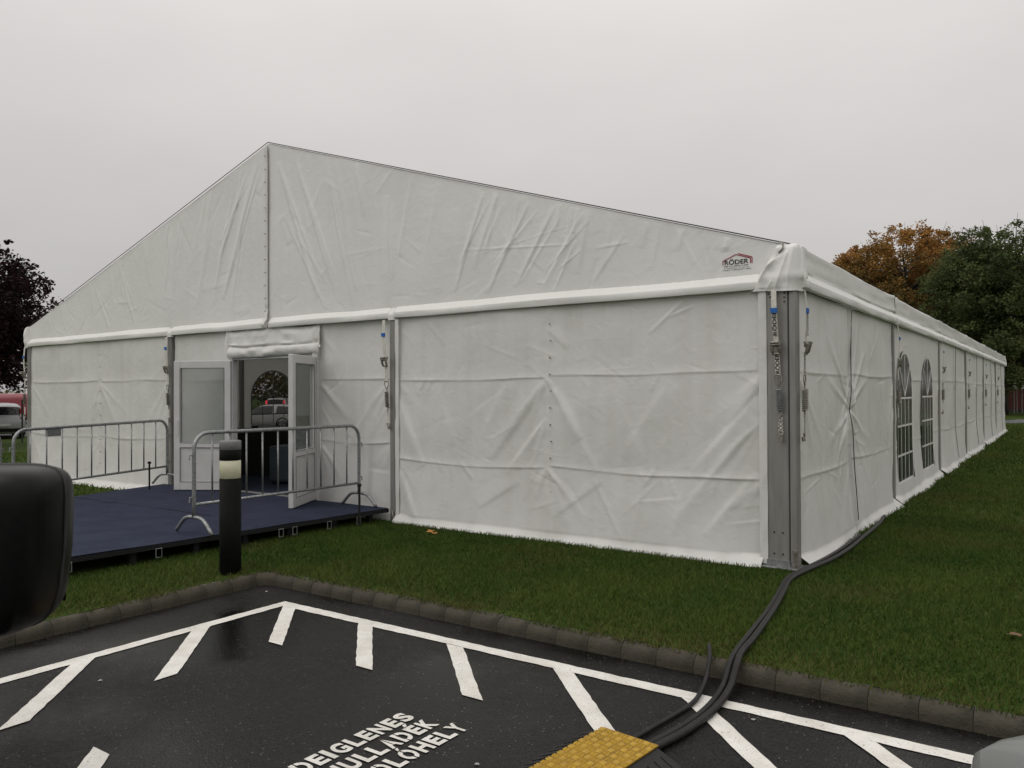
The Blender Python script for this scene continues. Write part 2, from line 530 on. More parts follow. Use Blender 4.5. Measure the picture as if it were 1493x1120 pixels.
def hatch_left(y):
    x = X0 + lw + .002
    d = XI - x
    h = .078
    stripe([(x, y - h), (XI, y - h - d), (XI, y + h - d), (x, y + h)])
hatch_left(-4.0); hatch_left(-4.86)
for x in (-1.8, -.935, -.07, .8):
    d = .825
    stripe([(x - .075, -5.47), (x - .075 + d, -6.293), (x + .075 + d, -6.293), (x + .075, -5.47)])

# ---- stencilled lettering
def text_mesh(s, size, embolden=0.0, extrude=0.0, align='LEFT', spacing=1.0):
    cu = bpy.data.curves.new('lettering', 'FONT')
    cu.body = s; cu.size = 1.0; cu.offset = embolden / size
    cu.align_x = align; cu.space_character = spacing; cu.resolution_u = 6
    o = bpy.data.objects.new('lettering', cu); col.objects.link(o)
    dg = bpy.context.evaluated_depsgraph_get()
    me = bpy.data.meshes.new_from_object(o.evaluated_get(dg))
    bpy.data.objects.remove(o); bpy.data.curves.remove(cu)
    me.transform(Matrix.Scale(size, 4))
    return me

import bmesh
def stencil_word(word, height, advance, y_end, xbase):
    """letters read along +Y with their tops toward -X; last letter ends at y_end"""
    widths = {'I': .55, 'É': .92, 'E': .92, 'L': .90, 'G': 1.06, 'O': 1.06, 'Ó': 1.06, 'D': 1.03, 'N': 1.03, 'H': 1.03, 'U': 1.03}
    tot = sum(widths.get(c, 1.0) for c in word) * advance
    y = y_end - tot
    for c in word:
        w = widths.get(c, 1.0) * advance
        plain = {'É': 'E', 'Ó': 'O', 'Á': 'A'}.get(c, c)
        me = text_mesh(plain, height / .72, .0072)
        base = text_mesh(plain, height / .72, .0072)
        cb = np.array([v.co[:] for v in base.vertices])
        x0, x1 = cb[:, 0].min(), cb[:, 0].max()
        y0, y1 = cb[:, 1].min(), cb[:, 1].max()
        bpy.data.meshes.remove(base)
        target = w * (.82 if c != 'I' else .62)
        sx = min(target / (x1 - x0), 1.25) if c != 'I' else 1.0
        bm = bmesh.new(); bm.from_mesh(me)
        if c in 'DAÓOÁÉ':
            # stencil bridges: cut a thin slit
            gap = .007
            cutx = {'D': x0 + (x1 - x0) * .36, 'A': (x0 + x1) / 2, 'Á': (x0 + x1) / 2}.get(c)
            if c == 'É': pass
            elif c in 'OÓ':
                ym = (y0 + y1) / 2
                for s_ in (-1, 1):
                    g = bm.verts[:] + bm.edges[:] + bm.faces[:]
                    bmesh.ops.bisect_plane(bm, geom=g, plane_co=(((x0 + x1) / 2) + s_ * gap, 0, 0), plane_no=(1, 0, 0))
                xm = (x0 + x1) / 2
                kill = [f_ for f_ in bm.faces if abs(f_.calc_center_median().x - xm) < gap * .98 and f_.calc_center_median().y < y1 + .004]
                bmesh.ops.delete(bm, geom=kill, context='FACES')
            else:
                for s_ in (-1, 1):
                    g = bm.verts[:] + bm.edges[:] + bm.faces[:]
                    bmesh.ops.bisect_plane(bm, geom=g, plane_co=(cutx + s_ * gap * .8, 0, 0), plane_no=(1, 0, 0))
                kill = [f_ for f_ in bm.faces if abs(f_.calc_center_median().x - cutx) < gap * .78]
                bmesh.ops.delete(bm, geom=kill, context='FACES')
        if c in 'ÉÓÁ':
            xa, ya, ha = (x0 + x1) / 2, y1 + .008, .030
            q = [bm.verts.new(w_) for w_ in ((xa - .012, ya, 0), (xa + .010, ya, 0), (xa + .034, ya + ha, 0), (xa + .004, ya + ha, 0))]
            bm.faces.new(q)
        bm.to_mesh(me); bm.free()
        for v in me.vertices:
            lx = (v.co.x - x0) * sx; ly = (v.co.y - y0) * height / (y1 - y0)
            v.co = (xbase - ly, y + lx, AZ + .004)
        link('painted_letter', me, M['paint'], asphalt)
        y += w
stencil_word('IDEIGLENES', .118, .0935, -4.29, -.795)
stencil_word('HULLADÉK', .118, .0935, -4.285, -.635)
stencil_word('TÁROLÓHELY', .118, .0935, -4.235, -.475)

# ================================================================== THE TENT
TL, TW, HE, HT, HR = 30.0, 15.0, 2.60, 2.99, 5.32
tent = tag(empty('marquee_tent', (-7.5, 15, 0)), 'large white gabled frame marquee with PVC walls on the lawn', 'tent')

def fabric(name, o, ud, vd, nd, us, vsz, res, disp, mat_, parent=tent, keep=None, skirt=0.0, seed=0, resv=None):
    nu = max(2, int(us / res) + 1); nv = max(2, int(vsz / (resv or res)) + 1)
    u = np.linspace(0, us, nu)[None, :].repeat(nv, 0)
    v = np.linspace(0, vsz, nv)
    if skirt:
        v = np.concatenate([np.linspace(0, .11, 9)[:-1], np.linspace(.11, vsz, nv)]); nv = len(v)
        u = np.linspace(0, us, nu)[None, :].repeat(nv, 0)
    v = v[:, None].repeat(nu, 1)
    d = disp(u, v)
    if skirt:
        w = np.clip((.11 - v) / .11, 0, 1)
        edge = skirt * (1 + .35 * vnoise(u * 1.3 + seed * 3.1, u * 0 + .5, seed) + .15 * vnoise(u * 5, u * 0 + 7.5, seed + 1))
        d = d + .07 * np.clip((.85 - v) / .85, 0, 1) ** 1.3 * np.clip(v / .11, 0, 1) * np.clip(np.minimum(u, us - u) / .35, 0, 1)
        d = d * (1 - w) + w ** 1.25 * edge + .012 * np.sin(w * 3.14)
    o = np.array(o, float); ud = np.array(ud, float); vd = np.array(vd, float); nd = np.array(nd, float)
    P = o + u[..., None] * ud + v[..., None] * vd + d[..., None] * nd
    F = grid_faces(nu, nv)
    if keep is not None:
        uc = (u[:-1, :-1] + u[1:, 1:]).ravel() / 2; vc = (v[:-1, :-1] + v[1:, 1:]).ravel() / 2
        F = F[keep(uc, vc)]
    nrm = np.cross(ud, vd)
    if nrm.dot(nd) < 0: F = F[:, ::-1]
    me = np_mesh(name, P.reshape(-1, 3), F)
    return link(name, me, mat_, parent, smooth=True)

def crease(u, v, a, b, w, amp, kind='ridge', fade=True):
    """ridge along the segment a-b; 'step' makes one side stand proud"""
    a = np.array(a, float); b = np.array(b, float)
    t = b - a; L_ = np.hypot(*t); t = t / L_
    s = (u - a[0]) * t[0] + (v - a[1]) * t[1]
    n = -(u - a[0]) * t[1] + (v - a[1]) * t[0]
    if fade:
        m = np.clip(s / L_, 0, 1); env = np.sin(np.pi * m) ** .5 * ((s > 0) & (s < L_))
    else:
        env = 1 / (1 + np.exp(-s / .02)) * 1 / (1 + np.exp((s - L_) / .02))
    if kind == 'ridge':
        flip = 1 if int(abs(a[0] * 977 + a[1] * 613 + b[0] * 331) * 10) % 2 else -1      # steep on one side, soft on the other
        m = n * flip
        return amp * env * np.where(m > 0, np.exp(-(m / (w * .75)) ** 2), np.exp(-(m / (w * 2.4)) ** 2))
    if kind == 'sharp':
        return amp * env * np.exp(-np.abs(n) / w)
    return amp * env * (1 / (1 + np.exp(-n / (w * .25)))) * np.exp(-np.clip(n, 0, None) / (w * 6))

def crumple(u, v, seed, us, vsz, n=40, amp=.004, lmin=.12, lmax=.6, w=(.008, .02), zones=None):
    r = random.Random(seed); d = np.zeros_like(u)
    for k in range(n):
        if zones and r.random() < .75:
            z = r.choice(zones)
            cu, cv = r.uniform(z[0], z[1]), r.uniform(z[2], z[3])
        else:
            cu, cv = r.uniform(0, us), r.uniform(.15, vsz)
        a = r.uniform(0, math.pi); l = r.uniform(lmin, lmax) / 2
        d += crease(u, v, (cu - l * math.cos(a), cv - l * math.sin(a)), (cu + l * math.cos(a), cv + l * math.sin(a)),
                    r.uniform(*w), amp * r.uniform(.4, 1.2) * r.choice((1, 1, -1)), r.choice(('ridge', 'sharp')))
    return d

def fan(u, v, p, dirs, L_, w, amp, seed=0):
    """tension folds running from an anchor p"""
    r = random.Random(seed); d = np.zeros_like(u)
    for a in dirs:
        t = (math.cos(rad(a)), math.sin(rad(a)))
        s = (u - p[0]) * t[0] + (v - p[1]) * t[1]
        n = -(u - p[0]) * t[1] + (v - p[1]) * t[0]
        l = L_ * r.uniform(.75, 1.2)
        env = np.clip(s / .15, 0, 1) * np.clip(1 - s / l, 0, 1) ** .8
        ww = w * (.35 + .9 * np.clip(s / l, 0, 1))
        d += amp * r.uniform(.6, 1.2) * env * np.exp(-(n / ww) ** 2)
    return d

def wall_disp(us, vsz, seed, mids=(), c1=.82, c2=1.82, amp=1.0):
    r = random.Random(seed)
    bounds = [0.0] + list(mids) + [us]
    def f(u, v):
        d = .016 * vnoise(u * 1.1 + seed, v * .8 + 3, seed) + .006 * vnoise(u * 3.2, v * 2.6 + seed, seed + 1)
        # laced at the edges: pinned in at posts and seams
        for i in range(len(bounds) - 1):
            a, b = bounds[i], bounds[i + 1]
            inside = ((u >= a) & (u <= b)) * 1.0
            m = np.clip((u - a) / (b - a), 0, 1)
            sd = seed * 13 + i
            # fold lines left from packing
            for cz in (c1, c2):
                jz = r.uniform(-.02, .02)
                sag = .035 * np.sin(np.pi * m) * (1 if cz == c1 else .2)
                dv = v - (cz + jz - sag + .012 * vnoise(u * 1.5, u * 0 + cz, sd))
                line = np.where(dv < 0, np.exp(dv / .007), np.exp(-dv / .05))
                d = d + inside * .016 * max(amp, .85) * line * (.65 + .5 * vnoise(u * 1.7, u * 0 + cz * 3, sd + 2)) * np.clip(np.minimum(m, 1 - m) / .04, 0, 1)
            # tension folds from the four anchors of each curtain
            q = random.Random(sd + 7)
            def sp_(base_, n_): return [b_ + q.uniform(-9, 9) for b_ in base_[:n_]]
            for (pp, angs, l_, w_, am) in (((a, c2 - .02), (-48, -60, -35, -72), 1.25, .055, .026), ((b, c2 - .02), (-118, -132, -108, -146), 1.25, .055, .026),
                                           ((a, c1 - .02), (-52, -68, -40), .75, .04, .016), ((b, c1 - .02), (-120, -135, -110), .8, .04, .016),
                                           ((a, c1 + .5), (-50, -64), .6, .04, .012), ((b, c1 + .55), (-125, -112, -140), .8, .04, .014),
                                           ((a, vsz - .1), (-40, -60), .7, .04, .007), ((b, vsz - .1), (-128, -146), .7, .04, .007)):
                k_ = q.choice((1, 2, 3)) if len(angs) > 2 else q.choice((0, 1))
                if k_: d = d + inside * fan(u, v, pp, sp_(angs, k_), l_ * q.uniform(.7, 1.15), w_ * q.uniform(.8, 1.5), am * amp * q.uniform(.4, 1.1), sd + k_)
        for b in mids:     # lapped seam: one curtain lies over the other
            d = d + .010 * (1 / (1 + np.exp(np.clip(-(u - b) / .004, -50, 50)))) * np.exp(-np.clip(u - b, 0, None) / .10) + .006 * np.exp(-np.abs(u - b) / .05) * vnoise(v * 8, v * 0 + 3, seed)
        zones = [(0, us, c1 - .35, c1 + .1), (0, us, c2 - .12, c2 + .08)]
        for b in bounds: zones.append((b - .18, b + .18, .2, vsz - .1))
        d = d + crumple(u, v, seed, us, vsz, int(26 * us / 2.5), .0055 * amp, zones=zones)
        d = d + crumple(u, v, seed + 5, us, vsz, int(9 * us / 2.5), .006 * amp, .3, .9, (.012, .03))
        q = random.Random(seed + 77)
        for _ in range(int(9 * us / 2.5)):       # small tucks hanging from the fold lines
            cu, cz = q.uniform(.1, us - .1), q.choice((c1, c1, c1, c2))
            d = d + crease(u, v, (cu, cz - .0), (cu + q.uniform(-.10, .10), cz - q.uniform(.10, .26)), q.uniform(.008, .013), q.uniform(.004, .009))
        return d
    return f

# ---- front wall: three 5 m bays
PW = .10                                            # half opening taken by a post
d3a = wall_disp(4.68, HE, 31, (2.27,), amp=.62)
BAY_FOLDS = [((-2.1, .72), (-1.74, .1), .012, .010), ((-1.5, .8), (-1.59, .08), .02, .007), ((-1.03, 2.59), (-1.45, 2.24), .010, .011), ((-.95, 2.5), (-1.23, 2.4), .010, .008),
             ((-.31, 1.58), (-.98, .83), .05, .018), ((-.31, 1.38), (-.77, .81), .035, .014), ((-.46, 1.19), (-1.17, .34), .05, .012), ((-.33, .86), (-.84, .23), .04, .014), ((-.29, 1.71), (-.63, 1.31), .03, .012),
             ((-2.55, 1.69), (-2.23, 1.13), .05, .018), ((-2.49, 1.5), (-2.03, .77), .05, .014), ((-2.72, 1.73), (-3.49, .85), .06, .020), ((-2.76, 1.27), (-3.24, .71), .035, .012),
             ((-4.93, 1.60), (-4.5, .72), .055, .026), ((-4.93, .70), (-4.55, .03), .05, .022), ((-3.9, .80), (-3.72, .60), .010, .010), ((-1.39, .85), (-1.5, .67), .010, .010), ((-3.64, .68), (-3.69, .08), .014, .006),
             ((-2.4, 2.11), (-2.67, 2.35), .03, .010), ((-3.73, 2.48), (-3.63, 1.82), .012, .005), ((-1.98, .7), (-2.6, .25), .03, .008), ((-1.05, .76), (-1.17, .2), .03, .007), ((-3.05, .64), (-3.64, .28), .04, .010),
             ((-1.9, 1.7), (-1.5, .9), .07, .010), ((-1.2, 1.75), (-1.75, .95), .06, .010), ((-3.2, 1.78), (-3.6, 1.1), .06, .009), ((-4.3, 1.75), (-4.0, 1.0), .07, .010)]
def d3(u, v):
    d = d3a(u, v)
    for a, b, w, am in BAY_FOLDS:
        d = d + crease(u - 4.95, v, a, b, w, am * .85)
    return d
fabric('wall_panel', (-4.95, 0, 0), (1, 0, 0), (0, 0, 1), (0, -1, 0), 4.68, HE, .02, lambda u, v: d3(u, v) + .02, M['pvc'], skirt=.135, seed=3, resv=.010)
d1 = wall_disp(4.8, HE, 11, (2.6,), 0.88, 1.88, .55)
fabric('wall_panel', (-14.86, 0, 0), (1, 0, 0), (0, 0, 1), (0, -1, 0), 4.78, HE, .03, lambda u, v: d1(u, v) + .02, M['pvc'], skirt=.19, seed=1, resv=.014)
DX0, DX1, DZ0, DZ1 = -8.33, -6.50, .165, 2.19         # door opening
dl = wall_disp(1.6, HE, 21, (), .9, 1.85, .8)
fabric('wall_panel', (-9.92, 0, 0), (1, 0, 0), (0, 0, 1), (0, -1, 0), 9.92 + DX0 - .07, HE, .03, dl, M['pvc'], skirt=.05, seed=2)
dr = wall_disp(1.36, HE, 24, (), 1.0, 1.82, 1.0)
fabric('wall_panel', (DX1 + .07, 0, 0), (1, 0, 0), (0, 0, 1), (0, -1, 0), -5.05 - DX1 - .07, HE, .02, dr, M['pvc'], skirt=.05, seed=5, resv=.011)

# rolled-up door curtain above the doorway
def roll_up():
    us, n = DX1 - DX0 + .22, 90
    prof = [(0.0, 2.60), (.05, 2.56), (.075, 2.50), (.06, 2.44), (.085, 2.40), (.09, 2.365), (.055, 2.352), (.07, 2.345),
            (.115, 2.33), (.135, 2.29), (.135, 2.25), (.115, 2.21), (.08, 2.185), (.03, 2.18)]
    u = np.linspace(0, us, n)
    V = []
    for k, (d, z) in enumerate(prof):
        e = np.minimum(u, us - u)
        pinch = np.clip(e / .12, 0, 1) ** .5 * .45 + .55
        dd = d * .62 * pinch + .016 * vnoise(u * 5, u * 0 + k * .6, 77) + .008 * vnoise(u * 14, u * 0 + k * .9, 78)
        zz = z + .02 * vnoise(u * 2.3, u * 0 + k * .35, 79) - .022 * np.sin(np.pi * u / us) * (.3 < d * 8)
        V.append(np.stack([DX0 - .11 + u, -.015 - dd, zz], -1))
    V = np.array(V)
    me = np_mesh('door_curtain', V.reshape(-1, 3), grid_faces(n, len(prof)))
    return link('door_curtain', me, M['pvc'], tent, smooth=True)
roll_up()
# hanging curtain tails at both sides of the roll
for x, s in ((DX0 - .10, 1), (DX1 + .05, 2)):
    def dd(u, v, s=s): return .05 + .03 * np.sin(u * 40 + s) * (1 - v / .5) + .01 * vnoise(u * 20, v * 6, s)
    fabric('curtain_tail', (x - .05, 0, 2.22 if s == 1 else 2.12), (1, 0, 0), (0, 0, 1), (0, -1, 0), .13, .40, .012, dd, M['pvc'])

# ---- gable: two sheets meeting at the ridge seam
slope = (HR - HT) / (TW / 2)
def gable(x0, x1, seed):
    n, mrows = 620, 130
    x = np.linspace(x0, x1, n)[None, :].repeat(mrows, 0)
    t = np.linspace(0, 1, mrows)[:, None].repeat(n, 1)
    top = HR - np.abs(x + 7.5) * slope - .012
    z = 2.70 + t * (top - 2.70)
    d = .012 * vnoise(x * .9 + seed, z * .9, seed) + .004 * vnoise(x * 3, z * 2, seed + 1)
    r = random.Random(seed)
    if x0 > -7.6:
        L_ = [((-7.3, 5.0), (-6.45, 2.95), .045, .02), ((-6.9, 4.95), (-6.1, 3.0), .05, .015), ((-7.15, 4.2), (-6.3, 2.8), .025, .012),
              ((-6.3, 4.85), (-5.75, 2.8), .035, .012), ((-6.1, 4.8), (-5.7, 3.0), .03, .009), ((-5.12, 4.2), (-5.08, 2.75), .06, .016),
              ((-3.55, 4.0), (-4.0, 2.85), .03, .015), ((-3.35, 3.95), (-3.7, 3.1), .04, .012), ((-2.9, 3.8), (-3.5, 2.8), .03, .014),
              ((-2.55, 3.7), (-3.1, 2.85), .03, .013), ((-2.2, 3.6), (-2.75, 2.8), .03, .012), ((-2.3, 3.3), (-2.6, 2.75), .02, .010),
              ((-3.9, 3.35), (-2.3, 3.25), .012, .005), ((-5.9, 3.5), (-5.15, 3.52), .012, .004), ((-1.7, 3.3), (-2.1, 2.8), .03, .008)]
    else:
        L_ = [((-7.75, 5.05), (-8.6, 3.1), .05, .018), ((-8.0, 4.95), (-8.75, 3.6), .035, .014), ((-8.35, 4.8), (-8.9, 3.0), .04, .012),
              ((-8.1, 4.3), (-8.4, 2.85), .03, .010), ((-10.0, 4.3), (-10.05, 2.75), .06, .012), ((-11.6, 3.9), (-11.1, 2.8), .03, .012),
              ((-12.4, 3.6), (-11.9, 2.8), .03, .010), ((-8.9, 4.6), (-9.3, 3.0), .05, .008)]
    for a, b, w, amp in L_:
        d += crease(x, z, a, b, w * .62, amp * .8)
        off = r.uniform(.05, .12)
        d += crease(x, z, (a[0] + off, a[1] - .1), (b[0] + off * .7, b[1] + r.uniform(0, .4)), w * .4, amp * .45)
    for k in range(26):        # fine vertical tension lines below the rake
        xa = r.uniform(x0 + .6, x1 - .4); zt = HR - abs(xa + 7.5) * slope - .05
        lean = (.22 if xa > -7.5 else -.22) * (1 if abs(xa + 7.5) < 2.6 else -1)
        ln = r.uniform(.25, .8) * (zt - 2.75)
        d += crease(x, z, (xa, zt), (xa + lean * ln, zt - ln), r.uniform(.012, .03), r.uniform(.003, .008))
    d += crumple(x - x0, z - 2.6, seed, x1 - x0, 2.2, 34, .004, .2, .9, (.012, .03))
    d += crumple(x - x0, z - 2.6, seed + 3, x1 - x0, .9, 30, .004, .1, .5, (.010, .02))
    lm_ = np.clip(1.6 - 1.2 * np.maximum(np.abs(x + .51) / .19, np.abs(z - 2.88) / .12), 0, 1)      # taut round the print
    d = d * (1 - np.clip(lm_ * 2, 0, 1))
    P = np.stack([x, -.015 - d, z], -1)
    me = np_mesh('gable_panel', P.reshape(-1, 3), grid_faces(n, mrows))
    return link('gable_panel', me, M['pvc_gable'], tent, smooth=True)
gable(-15.0, -7.5, 41); gable(-7.5, -0.0, 43)
# seam flap at the ridge with its fasteners
us, vsz = .085, HR - 2.62
fabric('seam_flap', (-7.575, 0, 2.60), (1, 0, 0), (0, 0, 1), (0, -1, 0), us, vsz - .03, .01,
       lambda u, v: .030 + .06 * np.exp(-((v - .06) / .09) ** 2) + .012 * np.sin(v * 9) * vnoise(v * 3, v * 0, 4) + .012 * (u / .085) + .012 * np.clip(1 - v / .5, 0, 1) * np.sin(v * 40), M['pvc'], resv=.02)
for k in range(13):
    MB().lathe([(.005, .03), (.005, .004)], (-7.555, -.062, 2.85 + k * .19), 8, 'Y').build('fastener', M['steel_dark'], tent)
mb = MB(); mb.tube([(-7.487, -.045, 2.62), (-7.487, -.045, 5.28)], .003, 6)
mb.build('seam_rope', M['alu_dark'], tent)

# thin dark edge cords along the two rakes
for s in (-1, 1):
    pts = [(-7.5 + s * 7.53 * t, -.03, HR + .01 - 7.53 * t * slope  ) for t in np.linspace(0, 1, 40)]
    MB().tube(pts, .006, 6).build('edge_cord', M['alu_dark'], tent)
# small steel hook near the low corner of the gable
MB().tube(spline([(-.10, -.07, 2.925), (-.06, -.08, 2.96), (-.07, -.05, 3.02), (-.11, -.03, 3.03)], 5), .007, 6).build('cord_hook', M['steel_dark'], tent)

# ---- chamfered valance band (front, side and back)
BAND = [(.010, 2.604), (.070, 2.596), (.076, 2.598), (.079, 2.603), (.080, 2.664), (.079, 2.670), (.074, 2.677), (.014, 2.750), (.008, 2.754), (.002, 2.760)]
def band(o, ud, nd, length, seed, res=.05, pinch=True, fascia=False, name='valance'):
    n = int(length / res) + 1
    u = np.linspace(0, length, n)
    prof = list(BAND)
    if fascia: prof += [(.002, 2.765), (.006, 2.80), (.014, 2.87), (.022, 2.94), (.028, 2.978), (.026, 2.988), (.0, 3.0)]
    o = np.array(o, float); ud = np.array(ud, float); nd = np.array(nd, float)
    e = np.minimum(u, length - u)
    pk = np.clip(e / .10, 0, 1) ** .6 if pinch else np.ones(n)
    R_ = []
    for k, (d, z) in enumerate(prof):
        dd = d * (.35 + .65 * pk) + .004 * vnoise(u * 2.2, u * 0 + k * .3, seed) + (.010 * (1 - pk) * np.sin(u * 60 + k)) + (.016 * np.exp(-((e - .16) / .09) ** 2) + .005 * np.exp(-e / .5) * np.sin(u * 45 + k * .7)) * (1 if fascia else 0)
        if k in (4, 5, 6, 7): dd = dd + .003 * np.sin(u * 55 + seed) * np.clip(vnoise(u * .5, u * 0, seed + 9), 0, 1) * 1.4
        zz = np.full(n, z) + .004 * vnoise(u * 1.2, u * 0, seed + 4)
        if fascia and k > 9: dd = dd + .022 * np.exp(-e / .25) * (k < len(prof) - 1) + .010 * vnoise(u * 1.0, u * 0 + k * .7, seed + 2) + .02 * (1 - pk) * (k < 13)
        if fascia and k == len(prof) - 1: zz = zz - .065 * np.sin(np.pi * u / length) ** .6 + .012 * (1 - pk)
        P = o + u[:, None] * ud + dd[:, None] * nd
        P[:, 2] = zz
        R_.append(P)
    F = grid_faces(n, len(prof))
    if np.cross(ud, (0, 0, 1)).dot(nd) < 0: F = F[:, ::-1]
    me = np_mesh(name, np.array(R_).reshape(-1, 3), F)
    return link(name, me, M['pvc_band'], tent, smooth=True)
for k, (a, b) in enumerate(((-15, -10.0), (-10.0, -7.51), (-7.51, -5.02), (-5.02, 0.0))):
    band((a, 0, 0), (1, 0, 0), (0, -1, 0), b - a, 50 + k)
# fabric knuckles where the front bays meet
for x, h in ((-5.02, .19), (-10.0, .18)):
    def dk(u, v, h=h): return -.01 + (.03 + .05 * np.sin(np.clip(u / .16, 0, 1) * np.pi) ** .6) * np.clip(1.6 - 1.6 * v / h, 0, 1) + .010 * np.exp(-np.abs(u - .05 - v * .25) / .012) + .008 * np.exp(-np.abs(u - .12 + v * .2) / .012)
    fabric('bay_joint_flap', (x - .08, 0, 2.575), (1, 0, 0), (0, 0, 1), (0, -1, 0), .16, h, .012, dk, M['pvc_band'])
for k in range(6):
    band((0.02, k * 5 + .0, 0), (0, 1, 0), (1, 0, 0), 5.0, 60 + k, fascia=True, res=.04)
    band((-15.02, k * 5 + 5., 0), (0, -1, 0), (-1, 0, 0), 5.0, 70 + k, fascia=True, res=.12)
band((0, 30, 0), (-1, 0, 0), (0, 1, 0), 15, 80, res=.3, pinch=False)

# ---- corner hoods: slack fabric wrapped round the eave corners
def hood(cx, cy, sx, sy, seed, big=1.0):
    """slack sheet: runs on the gable side, round the corner and a little along the eave"""
    n, m_ = 110, 60
    r = .035
    la, lb = .39 * big, .16
    tot = la + r * math.pi / 2 + lb
    S = np.linspace(0, 1, n)[None, :].repeat(m_, 0); T = np.linspace(0, 1, m_)[:, None].repeat(n, 1)
    s0 = .24 * big * T                                  # the free edge slants toward the corner
    s_ = s0 + S * (tot - s0)
    z = 2.572 + T * .432 + .008 * np.sin(s_ * 9 + seed) * (1 - T)
    d = np.zeros_like(S)
    rr = random.Random(int(seed * 10))
    zz = T * .43
    for (a, b, w, am) in (((la - .05, .42), (.05, .06), .020, .014), ((la, .40), (la - .14, .0), .016, .016), ((la + .02, .43), (la - .02, .02), .012, .014),
                          ((la - .02, .36), (.12, .20), .012, .010), ((la + .10, .42), (la + .05, .10), .014, .018), ((la + .16, .40), (la + .20, .04), .014, .018), ((la + .2, .3), (la + .1, .02), .012, .014),
                          ((la - .16, .10), (la - .22, .0), .010, .008), ((.02, .03), (la, .05), .02, .006)):
        d += crease(s_, zz, a, b, w * 1.3, am, rr.choice(('ridge', 'sharp')))
    d += .006 * vnoise(s_ * 14, zz * 12, int(seed * 7)) + .010 * vnoise(s_ * 5 + 3, zz * 5, int(seed * 5))
    edge = np.clip(S / .10, 0, 1)
    base = np.where(s_ < la, .0, .0)
    bulge = .018 * (1 - T) + .012 * np.exp(-((T - .28) / .12) ** 2) + .03 - .03 * np.clip((T - .9) / .1, 0, 1) ** 2
    off = (d + bulge) * edge - .085 * (1 - edge) * (T > .42) - .012 * (1 - edge)
    a = np.clip((s_ - la) / r, 0, math.pi / 2)
    px = np.where(s_ < la, s_ - la, r * np.sin(a)); py = np.where(s_ < la, -r, -r * np.cos(a))
    py = np.where(s_ > la + r * math.pi / 2, s_ - la - r * math.pi / 2, py)
    nx, ny = np.sin(a), -np.cos(a)
    # upper part leans back onto the roof edge
    P = np.stack([cx + sx * (px + nx * off), cy + sy * (py + ny * off), z], -1)
    F = grid_faces(n, m_)
    if sx * sy < 0: F = F[:, ::-1]
    return link('corner_hood', np_mesh('corner_hood', P.reshape(-1, 3), F), M['pvc_band'], tent, smooth=True)
hood(0.0, 0.0, 1, 1, 1.0); hood(-15.0, 0.0, -1, 1, 2.2, .3); hood(0.0, 30.0, 1, -1, .4, .5); hood(-15.0, 30.0, -1, -1, 1.7, .5)

# ---- roof sheets
for k in range(6):
    for s in (-1, 1):
        n = 12
        u = np.linspace(0, 1, n)[None, :].repeat(16, 0); w = np.linspace(0, 1, 16)[:, None].repeat(n, 1)
        x = -7.5 + s * 7.48 * w
        z = HR - np.abs(x + 7.5) * slope - .03 * np.sin(np.pi * u) * (.3 + w) * np.sin(np.pi * np.clip(w, 0, 1)) ** .3
        P = np.stack([x, k * 5 + 5 * u, z], -1)
        F = grid_faces(n, 16)
        if s > 0: F = F[:, ::-1]
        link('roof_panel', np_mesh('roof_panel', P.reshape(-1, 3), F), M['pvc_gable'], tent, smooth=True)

# ---- arched windows in both side walls (second bay)
WIN = [(5.33, 6.68), (7.76, 9.10)]
WZ0, WZ1 = .27, 2.22
def in_arch(y, z, a, b, grow=0.0):
    c = (a + b) / 2; hw = (b - a) / 2 + grow
    zs = WZ1 - (b - a) / 2
    return (np.abs(y - c) < hw) & (z > WZ0 - grow) & ((z < zs) | ((y - c) ** 2 + (z - zs) ** 2 < hw ** 2))
def arch_path(a, b, off=0.0, n=22):
    c = (a + b) / 2; hw = (b - a) / 2 + off; zs = WZ1 - (b - a) / 2
    p = [(a - off, WZ0 - off), ]
    p += [(c - hw * math.cos(math.pi * k / n), zs + hw * math.sin(math.pi * k / n)) for k in range(n + 1)]
    p += [(b + off, WZ0 - off)]
    return p

# ---- side walls
def side_wall(x, s, k, res, resv):
    seed = 100 + k * 3 + (50 if s < 0 else 0)
    y0, y1 = k * 5 + (.10 if k == 0 else .05), k * 5 + 5 - .05
    us = y1 - y0
    win = (k == 1)
    base = wall_disp(us, HE, seed, () if win else (2.5 if k else 2.13,), .85, 1.82, .9 if not win else .45)
    def disp(u, v):
        d = base(u, v)
        if k == 0 and s > 0:       # puckered knot where the two curtains are laced together
            d = d + fan(u, v, (2.13, 1.42), (20, 38, 62, 118, 140, 160, 200, 222, 245, 295, 318, 340), 1.15, .05, .024, 5)
            d = d - .03 * np.exp(-((u - 2.13) ** 2 + (v - 1.42) ** 2) / .1 ** 2)
        if not win:                # slit between the curtains
            c = 2.5 if k else 2.13
            d = d + .022 * np.exp(-np.abs(u - c) / .05) * np.sign(u - c) * (.5 + .5 * np.sin(v * 3 + k))
        return d + .015
    keep = None
    if win:
        def keep(u, v):
            y = u + y0
            return ~(in_arch(y, v, *WIN[0], .012) | in_arch(y, v, *WIN[1], .012))
    o = fabric('wall_panel', (x, y0, 0), (0, 1, 0), (0, 0, 1), (s, 0, 0), us, HE, res, disp, M['pvc'], skirt=.15 if s > 0 else .12, seed=seed, resv=resv, keep=keep)
for k in range(6):
    side_wall(0.0, 1, k, .022 if k < 2 else .04, .012 if k < 2 else .02)
    side_wall(-15.0, -1, k, .03 if k == 1 else .07, .03 if k == 1 else .06)
db = wall_disp(15, HE, 300, (5, 10))
fabric('wall_panel', (-15, 30, 0), (1, 0, 0), (0, 0, 1), (0, 1, 0), 15, HE, .1, db, M['pvc'], skirt=.15, seed=9)
